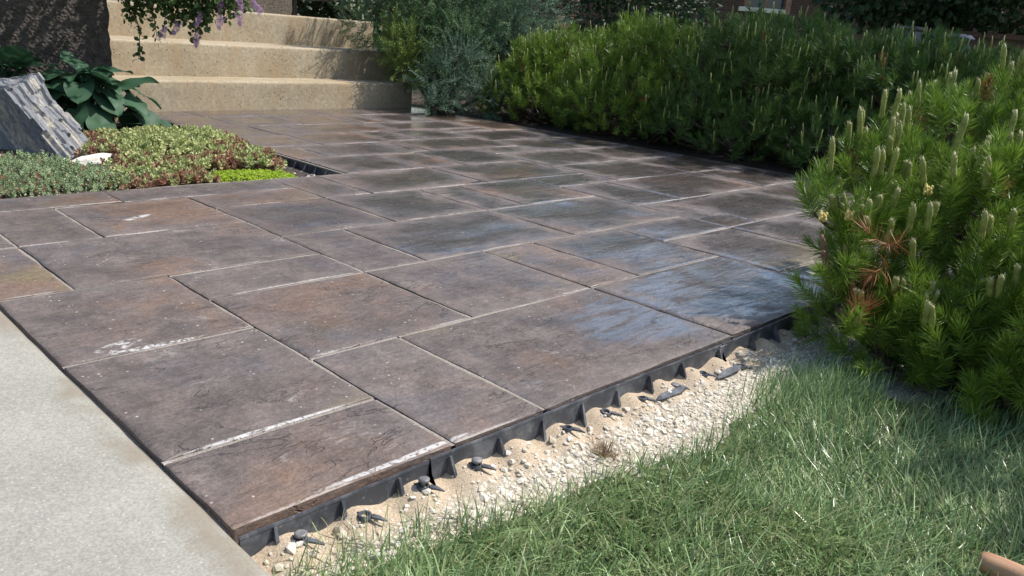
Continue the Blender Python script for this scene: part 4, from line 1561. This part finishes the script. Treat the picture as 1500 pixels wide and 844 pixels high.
CR = [(1.55, 5.0, 1.25, .40), (1.95, 4.75, 1.05, .26), (1.35, 4.75, 1.35, .38), (1.75, 4.45, 1.30, .34), (1.2, 5.3, 1.5, .45), (2.1, 4.62, .88, .17), (1.9, 4.85, .85, .16),
      (1.6, 4.55, 1.0, .22), (1.1, 4.6, 1.25, .35), (0.8, 4.8, 1.3, .4), (1.98, 4.25, 1.25, .28), (1.65, 4.2, 1.30, .30), (1.3, 4.3, 1.35, .3), (2.22, 4.5, .82, .12)]
lP, lD = [], []
for tw in TW:
    tw = arr(tw)
    m = MB()
    st = arr([tw[0][0] - .25, tw[0][1] + .35, 1.05])
    m.tube(np.concatenate([[st], tw]), np.linspace(.007, .0015, len(tw) + 1), 5)
    obj('twig', m.mesh('twig', True), M['bark'], lil)
    for a, b in zip(tw[:-1], tw[1:]):
        n = int(np.linalg.norm(b - a) / .0085) + 1
        f = rg.uniform(0, 1, n)[:, None]
        wdt = .030 if tw[0][0] > 1.85 and b[2] > .5 else .014
        lP.append(a + (b - a) * f + rg.normal(0, wdt, (n, 3)))
        lD.append(rg.normal(size=(n, 3)) * [1, 1, .5] + [0, 0, -.9])
for (cx, cy, cz, r) in CR:
    n = int(3400 * r * r) + 40
    d = rg.normal(size=(n, 3)); d /= np.linalg.norm(d, axis=1)[:, None]
    p = arr([cx, cy, cz]) + d * (r * rg.uniform(.2, 1, n) ** .6)[:, None]
    lP.append(p); lD.append(d + rg.normal(0, .6, (n, 3)) + [0, 0, -.2])
    m = MB()
    branchy(m, (1.25, 5.6, .95), (cx, cy, cz), .022, .007, rg, -.12)
    for q in range(5):
        dd = rg.normal(size=3); dd /= np.linalg.norm(dd)
        branchy(m, (cx, cy, cz), arr([cx, cy, cz]) + dd * r * .9, .006, .002, rg, .03)
    obj('branch', m.mesh('branch', True), M['bark'], lil)
for (cx, cy, cz, sx, n) in ((1.95, 4.80, .70, .07, 260), (2.06, 4.68, .69, .07, 300), (2.15, 4.58, .69, .06, 240), (2.24, 4.48, .71, .05, 120), (1.90, 4.86, .64, .05, 120), (2.02, 4.70, .60, .045, 130), (2.12, 4.58, .60, .04, 90)):
    lP.append(rg.normal(0, 1, (n, 3)) * [sx, sx, .045] + [cx, cy, cz]); lD.append(rg.normal(size=(n, 3)) * [1, 1, .5] + [0, 0, -.9])
lP, lD = np.concatenate(lP), np.concatenate(lD)
lV, lF = leaflet(.40, .10)
lV = lV[:, [0, 2, 1]] * [1, 1, 1]
tml = [(lV, lF, np.full(7, .5))]
V, F, T = scatter_many(tml, lD, lP, rg.uniform(.022, .040, len(lP)), rg, .28)
stuff(obj('leaves', mesh_np('leaves', V, F, False, tint=T), M['lilac'], lil))
for c in ((2.186, 4.481, .668), (2.26, 4.413, .686), (2.328, 4.328, .648), (2.247, 4.392, .601), (2.171, 4.458, .572), (2.087, 4.545, .575), (1.994, 4.616, .521), (1.931, 4.661, .476), (2.061, 4.523, .468)):
    n = 130
    h = rg.uniform(0, 1, n) ** .8
    a = rg.uniform(0, 6.283, n)
    rad = .030 * (1 - h * .75) * rg.uniform(.6, 1, n)
    axd = arr([rg.normal(0, .3), rg.normal(0, .3), -1 if rg.uniform() < .7 else .6])
    axd /= np.linalg.norm(axd)
    R = basis(axd[None], rg)[0]
    p = np.stack([rad * np.cos(a), rad * np.sin(a), (h - .4) * .085], 1) @ R.T + arr(c)
    nrm = np.stack([np.cos(a), np.sin(a), 0 * a + .3], 1) @ R.T + rg.normal(0, .3, (n, 3))
    fl = arr([(0, 0, 0), (.5, .18, .1), (1, 0, .15), (.5, -.18, .1), (-.18, .5, .1), (0, 1, .15), (.18, .5, .1), (-.5, -.18, .1), (-1, 0, .15), (-.5, .18, .1), (.18, -.5, .1), (0, -1, .15), (-.18, -.5, .1)])
    fF = np.array([(0, 1, 2), (0, 2, 3), (0, 4, 5), (0, 5, 6), (0, 7, 8), (0, 8, 9), (0, 10, 11), (0, 11, 12)])
    V, F, T = scatter_many([(fl, fF, np.full(13, .5))], nrm, p, np.full(n, .0075), rg, .3)
    o = obj('flower_cluster', mesh_np('flower_cluster', V, F, False, tint=T), M['lilac_flower'], lil)

# =================================================================== BACKGROUND BEYOND THE HEDGE
def leaf_cloud(name, label, cat, base, lobes, seed, mat, size, dens, trunk=None, group=None):
    rg = np.random.default_rng(seed)
    root = thing(name, label, cat, base, group)
    P, D = [], []
    for (cx, cy, cz, r) in lobes:
        n = int(dens * r * r)
        d = rg.normal(size=(n, 3)); d /= np.linalg.norm(d, axis=1)[:, None]
        P.append(arr([cx, cy, cz]) + d * (r * rg.uniform(.3, 1, n) ** .5)[:, None]); D.append(d + rg.normal(0, .6, (n, 3)) + [0, 0, -.3])
    P, D = np.concatenate(P), np.concatenate(D)
    V, F, T = scatter_many(tml, D, P, rg.uniform(.7, 1.3, len(P)) * size, rg, .25)
    stuff(obj('crown', mesh_np('crown', V, F, False, tint=T), mat, root))
    m_ = MB()
    top = max([l for l in lobes if math.hypot(l[0] - base[0], l[1] - base[1]) < 1.0] or lobes, key=lambda l: l[2])
    branchy(m_, arr(base) - [0, 0, .1], top[:3], trunk or .05, .02, rg, 0)
    for l in lobes:
        branchy(m_, arr(base) + [0, 0, max(.1, (l[2] - base[2]) * .4)], l[:3], (trunk or .05) * .4, .006, rg, 0)
    obj('trunk', m_.mesh('trunk', True), M['bark'], root)
    return root


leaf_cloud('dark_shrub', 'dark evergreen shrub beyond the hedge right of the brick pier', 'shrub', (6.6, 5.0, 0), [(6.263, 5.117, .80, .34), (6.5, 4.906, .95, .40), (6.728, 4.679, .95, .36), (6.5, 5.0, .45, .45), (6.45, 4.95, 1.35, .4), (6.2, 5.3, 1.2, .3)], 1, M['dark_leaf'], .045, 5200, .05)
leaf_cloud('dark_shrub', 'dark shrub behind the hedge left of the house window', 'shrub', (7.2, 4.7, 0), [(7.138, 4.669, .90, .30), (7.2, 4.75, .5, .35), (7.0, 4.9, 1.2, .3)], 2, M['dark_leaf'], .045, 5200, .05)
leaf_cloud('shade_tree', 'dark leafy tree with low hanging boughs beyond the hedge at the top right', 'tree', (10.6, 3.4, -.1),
           [(9.5, 4.05, 1.45, .5), (9.985, 3.591, 1.50, .55), (10.368, 3.224, 1.55, .55), (10.793, 2.784, 1.55, .55), (9.7, 3.8, 1.35, .4), (10.2, 3.3, 1.35, .4), (10.6, 3.4, 2.2, .8), (9.8, 3.9, 2.1, .6), (11.1, 2.6, 2.1, .7), (11.2, 2.2, 1.7, .5), (10.2, 2.9, 2.9, .9), (9.0, 2.0, 3.5, .8), (7.8, 1.4, 3.9, .6), (6.8, .95, 3.9, .55), (6.75, 1.75, 3.9, .5), (7.0, .1, 3.9, .5)], 3, M['dark_leaf'], .085, 2500, .14)  # highest lobes, out of view, are added to shade the middle of the hedge
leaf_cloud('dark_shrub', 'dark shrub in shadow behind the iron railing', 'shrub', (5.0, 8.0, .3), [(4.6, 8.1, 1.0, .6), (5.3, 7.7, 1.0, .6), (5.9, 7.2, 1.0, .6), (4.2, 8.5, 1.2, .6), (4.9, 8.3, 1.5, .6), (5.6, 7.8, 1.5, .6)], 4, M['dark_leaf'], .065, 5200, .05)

# brick house across the way
t = NT('far_brick')
tc = t.objc()
br = t.n('ShaderNodeTexBrick')
mp = t.n('ShaderNodeMapping')
t.put(mp.inputs['Vector'], tc)
mp.inputs['Rotation'].default_value = (math.radians(90), 0, 0)
t.t.links.new(mp.outputs[0], br.inputs['Vector'])
t.put(br.inputs['Color1'], (.075, .034, .026)); t.put(br.inputs['Color2'], (.11, .052, .038)); t.put(br.inputs['Mortar'], (.10, .085, .075))
br.inputs['Scale'].default_value = 2.0
br.inputs['Brick Width'].default_value = .21
br.inputs['Row Height'].default_value = .075
br.inputs['Mortar Size'].default_value = .008
M['farbrick'] = t.bsdf(br.outputs[0], .85, t.bump(br.outputs[1], .6, .01), .3)
M['glass'] = NT('window_glass').bsdf((.05, .07, .09), .05, None, .6)
M['sill'] = m_plain('pale_sill', (.62, .58, .50), (.74, .70, .62), .7, 30, .2, .003)
M['trim'] = m_plain('brown_trim', (.22, .11, .075), (.34, .19, .13), .6, 30, .2, .003)
HB = Vector((22.0, 14.0, -.6))
house = thing('brick_house', 'brown brick house with a white-silled window far behind the hedge', 'house', HB)
house.rotation_euler = (0, 0, -math.pi / 4)
house.scale = (2, 2, 2)


def hpart(name, x0, x1, y0, y1, z0, z1, mat, par=None, b=.0):
    m_ = MB(); m_.box(x0, x1, y0, y1, z0, z1, b)
    o = bpy.data.objects.new(name, m_.mesh(name)); COL.objects.link(o)
    o.data.materials.append(mat)
    o.parent = par or house
    return o


# window opening between x=.62 and 1.22 (local), z 1.29..2.3
hpart('wall', -3.5, .58, 0, .25, -.1, 2.1, M['farbrick'])
hpart('wall', 1.28, 5.5, 0, .25, -.1, 2.1, M['farbrick'])
hpart('wall', .58, 1.28, .001, .25, -.1, 1.22, M['farbrick'])
hpart('wall', .58, 1.28, 0.001, .25, 1.90, 2.1, M['farbrick'])
w = hpart('window', .66, 1.20, .10, .12, 1.29, 1.85, M['glass'])
hpart('frame', .581, .659, .03, .14, 1.29, 1.899, M['trim'], w)
hpart('frame', 1.201, 1.279, -.02, .14, 1.22, 1.899, M['trim'], w)
hpart('frame', .91, .95, .085, .10, 1.29, 1.899, M['trim'], w)
hpart('sill', .50, 1.199, -.06, .14, 1.222, 1.287, M['sill'], w, .006)
hpart('roof', -3.8, 5.8, -.4, 2.5, 2.1, 2.25, M['trim'])

# brick pier with a pale cap
pier = thing('brick_pier', 'dark brick pier with a pale stone cap behind the juniper', 'pier', (6.92, 6.3, 0))
M['brick'] = m_plain('dark_brick', (.075, .045, .038), (.16, .085, .062), .85, 40, .5, .004)
M['brick2'] = m_plain('tan_brick', (.20, .13, .09), (.28, .19, .13), .85, 40, .5, .004)
m = MB(); m.box(6.768, 7.052, 6.148, 6.432, -.05, 1.02)
obj('core', m.mesh('core'), m_plain('mortar', (.20, .19, .18), (.30, .28, .26), .9, 60, .4, .004), pier)
mA = MB(); mA.box(-.088, .088, -.042, .042, -.031, .031, .004); mA = mA.mesh('brick'); mA.materials.append(M['brick'])
mB = MB(); mB.box(-.088, .088, -.042, .042, -.031, .031, .004); mB = mB.mesh('brick'); mB.materials.append(M['brick2'])
for c in range(14):
    z = .025 + c * .073
    sh = .047 if c % 2 else -.047
    for (x, y, rz) in ((6.91 - .095 + sh * .0, 6.14, 0), (6.91 + .095, 6.14, 0), (6.76, 6.29 - .095 + (0 if c % 2 else .01), math.pi / 2), (6.76, 6.29 + .095, math.pi / 2), (7.06, 6.29 - .095, math.pi / 2), (7.06, 6.29 + .095, math.pi / 2)):
        o = bpy.data.objects.new('brick', mB if random.random() < .15 else mA)
        COL.objects.link(o); o.parent = pier
        o.location = Vector((x + (sh * .2 if rz == 0 else 0), y, z)) - WLOC[pier.name]
        o.rotation_euler = (0, 0, rz)
m = MB(); m.box(6.66, 7.16, 6.04, 6.54, 1.022, 1.10, .012)
obj('cap', m.mesh('cap'), M['sill'], pier)

# dark blue bin, grey utility box and low brick wall glimpsed under the tree
bin_ = thing('wheeled_bin', 'dark blue bin glimpsed over the hedge under the tree', 'bin', (8.45, 2.68, -.0))
M['blue'] = m_plain('blue_plastic', (.012, .018, .055), (.02, .03, .085), .8, 10, .1, .002)
m = MB(); m.box(8.30, 8.60, 2.53, 2.83, .05, .86, .03); obj('body', m.mesh('body'), M['blue'], bin_)
m = MB(); m.box(8.28, 8.62, 2.51, 2.85, .862, .93, .03); obj('lid', m.mesh('lid'), M['blue'], bin_)
for y in (2.56, 2.80):
    m = MB(); m.tube([(8.58, y - .02, .08), (8.58, y + .02, .08)], .08, 12); obj('wheel', m.mesh('wheel'), M['plastic'], bin_)
ub = thing('utility_box', 'grey utility box partly hidden behind the hedge left of the blue bin', 'box', (8.17, 2.96, 0))
m = MB(); m.box(8.07, 8.29, 2.87, 3.07, -.05, .93, .01); obj('cabinet', m.mesh('cabinet'), m_plain('grey_paint', (.09, .10, .105), (.13, .14, .145), .5, 8, .1, .002), ub)
m = MB(); m.box(8.05, 8.31, 2.85, 3.09, .932, .965, .01); obj('lid', m.mesh('lid'), m_plain('grey_lid', (.07, .08, .085), (.10, .11, .115), .9, 8, .1, .002), ub)
lw = thing('low_brick_wall', 'low reddish brick wall far right beneath the tree', 'wall', (10.8, 2.6, 0))
lw.rotation_euler = (0, 0, -math.pi / 4)
hpart('wall', -1.2, 1.6, 0, .2, -.1, .98, M['farbrick'], lw)
hpart('coping', -1.24, 1.64, -.03, .23, .982, 1.04, M['brick'], lw, .008)

# =================================================================== LAWN GRASS, DRY TUFT, TOOL HANDLE
rg = np.random.default_rng(99)


def blades(x, y, z, L, W, lean, az, bend, tint, dry, rg):
    n = len(x)
    dirh = np.stack([np.cos(az), np.sin(az), 0 * az], 1)
    fa = az + rg.normal(1.57, .6, n)
    side = np.stack([np.cos(fa), np.sin(fa), 0 * az], 1)
    k = arr([0, .35, .7, 1.0])
    th = lean[:, None] + bend[:, None] * k[None, :3]
    seg = np.diff(k)[None] * L[:, None]
    px_ = np.concatenate([np.zeros((n, 1)), np.cumsum(np.sin(th) * seg, 1)], 1)
    pz_ = np.concatenate([np.zeros((n, 1)), np.cumsum(np.cos(th) * seg, 1)], 1)
    base = np.stack([x, y, z], 1)
    C = base[:, None, :] + dirh[:, None, :] * px_[:, :, None] + arr([0, 0, 1]) * pz_[:, :, None]
    w = side[:, None, :] * (W[:, None, None] * .5) * arr([.8, 1, .75])[None, :, None]
    V = np.concatenate([np.stack([C[:, :3] - w, C[:, :3] + w], 2).reshape(n, 6, 3), C[:, 3:4]], 1).reshape(-1, 3)
    F = np.array([(0, 1, 3), (0, 3, 2), (2, 3, 5), (2, 5, 4), (4, 5, 6)])
    F = (F[None] + (np.arange(n) * 7)[:, None, None]).reshape(-1, 3)
    return V, F, np.repeat(tint, 7), np.repeat(dry, 7)


n = 108000
x = rg.uniform(.36, 2.3, n); y = rg.uniform(-.30, .80, n)
le = lawn_edge(x)
Pq = np.stack([x, y, 0 * x], 1)
le2 = le + Noise(120, 30)(Pq) * .022
d = le2 - y
keep = (d > 0) & (rg.uniform(size=n) < np.clip(.25 + d * 14, 0, 1))
# thin, worn spots
keep &= (Noise(121, 18)(Pq) + Noise(122, 40)(Pq) * .5 > -.62) | (rg.uniform(size=n) < .45)
x, y, d, Pq = x[keep], y[keep], d[keep], Pq[keep]
n = len(x)
z = lawn_z(Pq) - .003
fld = Noise(123, 7)(Pq) * 3.0 + Noise(124, 22)(Pq) * 2.2
L = rg.lognormal(-3.25, .34, n).clip(.014, .085)
lean = np.abs(rg.normal(.80, .42, n)).clip(0, 1.5)
dry = np.where(rg.uniform(size=n) < .14, rg.uniform(.4, 1, n), 0)
V1 = blades(x, y, z, L, rg.uniform(.0010, .0027, n), lean, fld + rg.normal(0, 1.2, n), rg.normal(.45, .4, n), np.clip(rg.normal(.42, .36, n) + Noise(131, 9)(Pq) * .25, 0, 1), dry, rg)
# taller upright stems along the gravel and a lush tuft in the shade of the pine
n2 = 750
x2 = rg.uniform(.43, 1.35, n2); y2 = lawn_edge(x2) + rg.normal(0, .018, n2) - .004
c3 = rg.normal(0, 1, (1500, 2)) * [.10, .05] + [1.56, .60]
x2, y2 = np.concatenate([x2, c3[:, 0]]), np.concatenate([y2, c3[:, 1]])
Pq = np.stack([x2, y2, 0 * x2], 1)
n2 = len(x2)
V2 = blades(x2, y2, lawn_z(Pq) - .002, np.where((x2 < .72) | (x2 > 1.4), rg.uniform(.03, .085, n2), rg.uniform(.015, .050, n2)), rg.uniform(.0010, .0022, n2), np.abs(rg.normal(.30, .25, n2)), np.where(x2 > 1.4, rg.normal(.0, .6, n2), rg.uniform(0, 6.28, n2)), rg.normal(.4, .3, n2),
            np.clip(rg.normal(.5, .25, n2), 0, 1), np.where(rg.uniform(size=n2) < .22, rg.uniform(.4, 1, n2), 0) * (x2 < 1.4), rg)
V = np.concatenate([V1[0], V2[0]]); F = np.concatenate([V1[1], V2[1] + len(V1[0])])
g_ = stuff(obj('lawn_grass', mesh_np('lawn_grass', V, F, False, tint=np.concatenate([V1[2], V2[2]]), tipf=np.concatenate([V1[3], V2[3]])), M['grass']))
g_['label'] = 'short tangled green lawn grass in the near right corner'

n = 170
c = arr([1.012, .722])
a = rg.uniform(0, 6.283, n); q = np.abs(rg.normal(0, .012, n))
x, y = c[0] + q * np.cos(a), c[1] + q * np.sin(a)
V = blades(x, y, np.full(n, -.066), rg.uniform(.014, .040, n), rg.uniform(.0008, .0016, n), np.abs(rg.normal(.7, .4, n)), a + rg.normal(0, .6, n), rg.normal(.5, .6, n), rg.uniform(0, 1, n), np.zeros(n), rg)
tag(obj('dry_tuft', mesh_np('dry_tuft', V[0], V[1], False, tint=V[2]), M['drygrass']), 'small dead brown grass tuft at the border of gravel and lawn', 'grass tuft')

hd = thing('tool_handle', 'round wooden tool handle lying in the grass at the bottom right corner', 'tool handle', (1.140, .178, -.04))
t = NT('handle_wood')
wn_ = t.noise(t.mapping(t.pos(), (25, 25, 200)), 1.0, 5, .6, .3)
wv = t.noise(t.mapping(t.pos(), (60, 9, 60)), 1.0, 4, .6, .8)
colw = t.mix(t.ramp(wv, .3, .7), (.33, .165, .085), (.52, .31, .18))
M['wood'] = t.bsdf(colw, .5, t.bump(wv, .25, .002), .5)
p0, p1 = arr([1.140, .178, -.026]), arr([1.140, .178, -.026]) + arr([.003, -.052, 0]) / .0522 * 1.05
k = arr([0, .003, .010, .02, .15, .5, 1.0]) / 1.0
pts = p0 + (p1 - p0) * k[:, None]
m = MB(); m.tube(pts, [.0105, .0138, .0152, .0158, .016, .0162, .0162], 20)
obj('shaft', m.mesh('shaft', True), M['wood'], hd)
e = (p1 - p0) / np.linalg.norm(p1 - p0)
m = MB(); m.tube([p1 - e * .01, p1 + e * .09, p1 + e * .10], [.0175, .0175, .012], 20)
obj('ferrule', m.mesh('ferrule', True), M['steel'], hd)
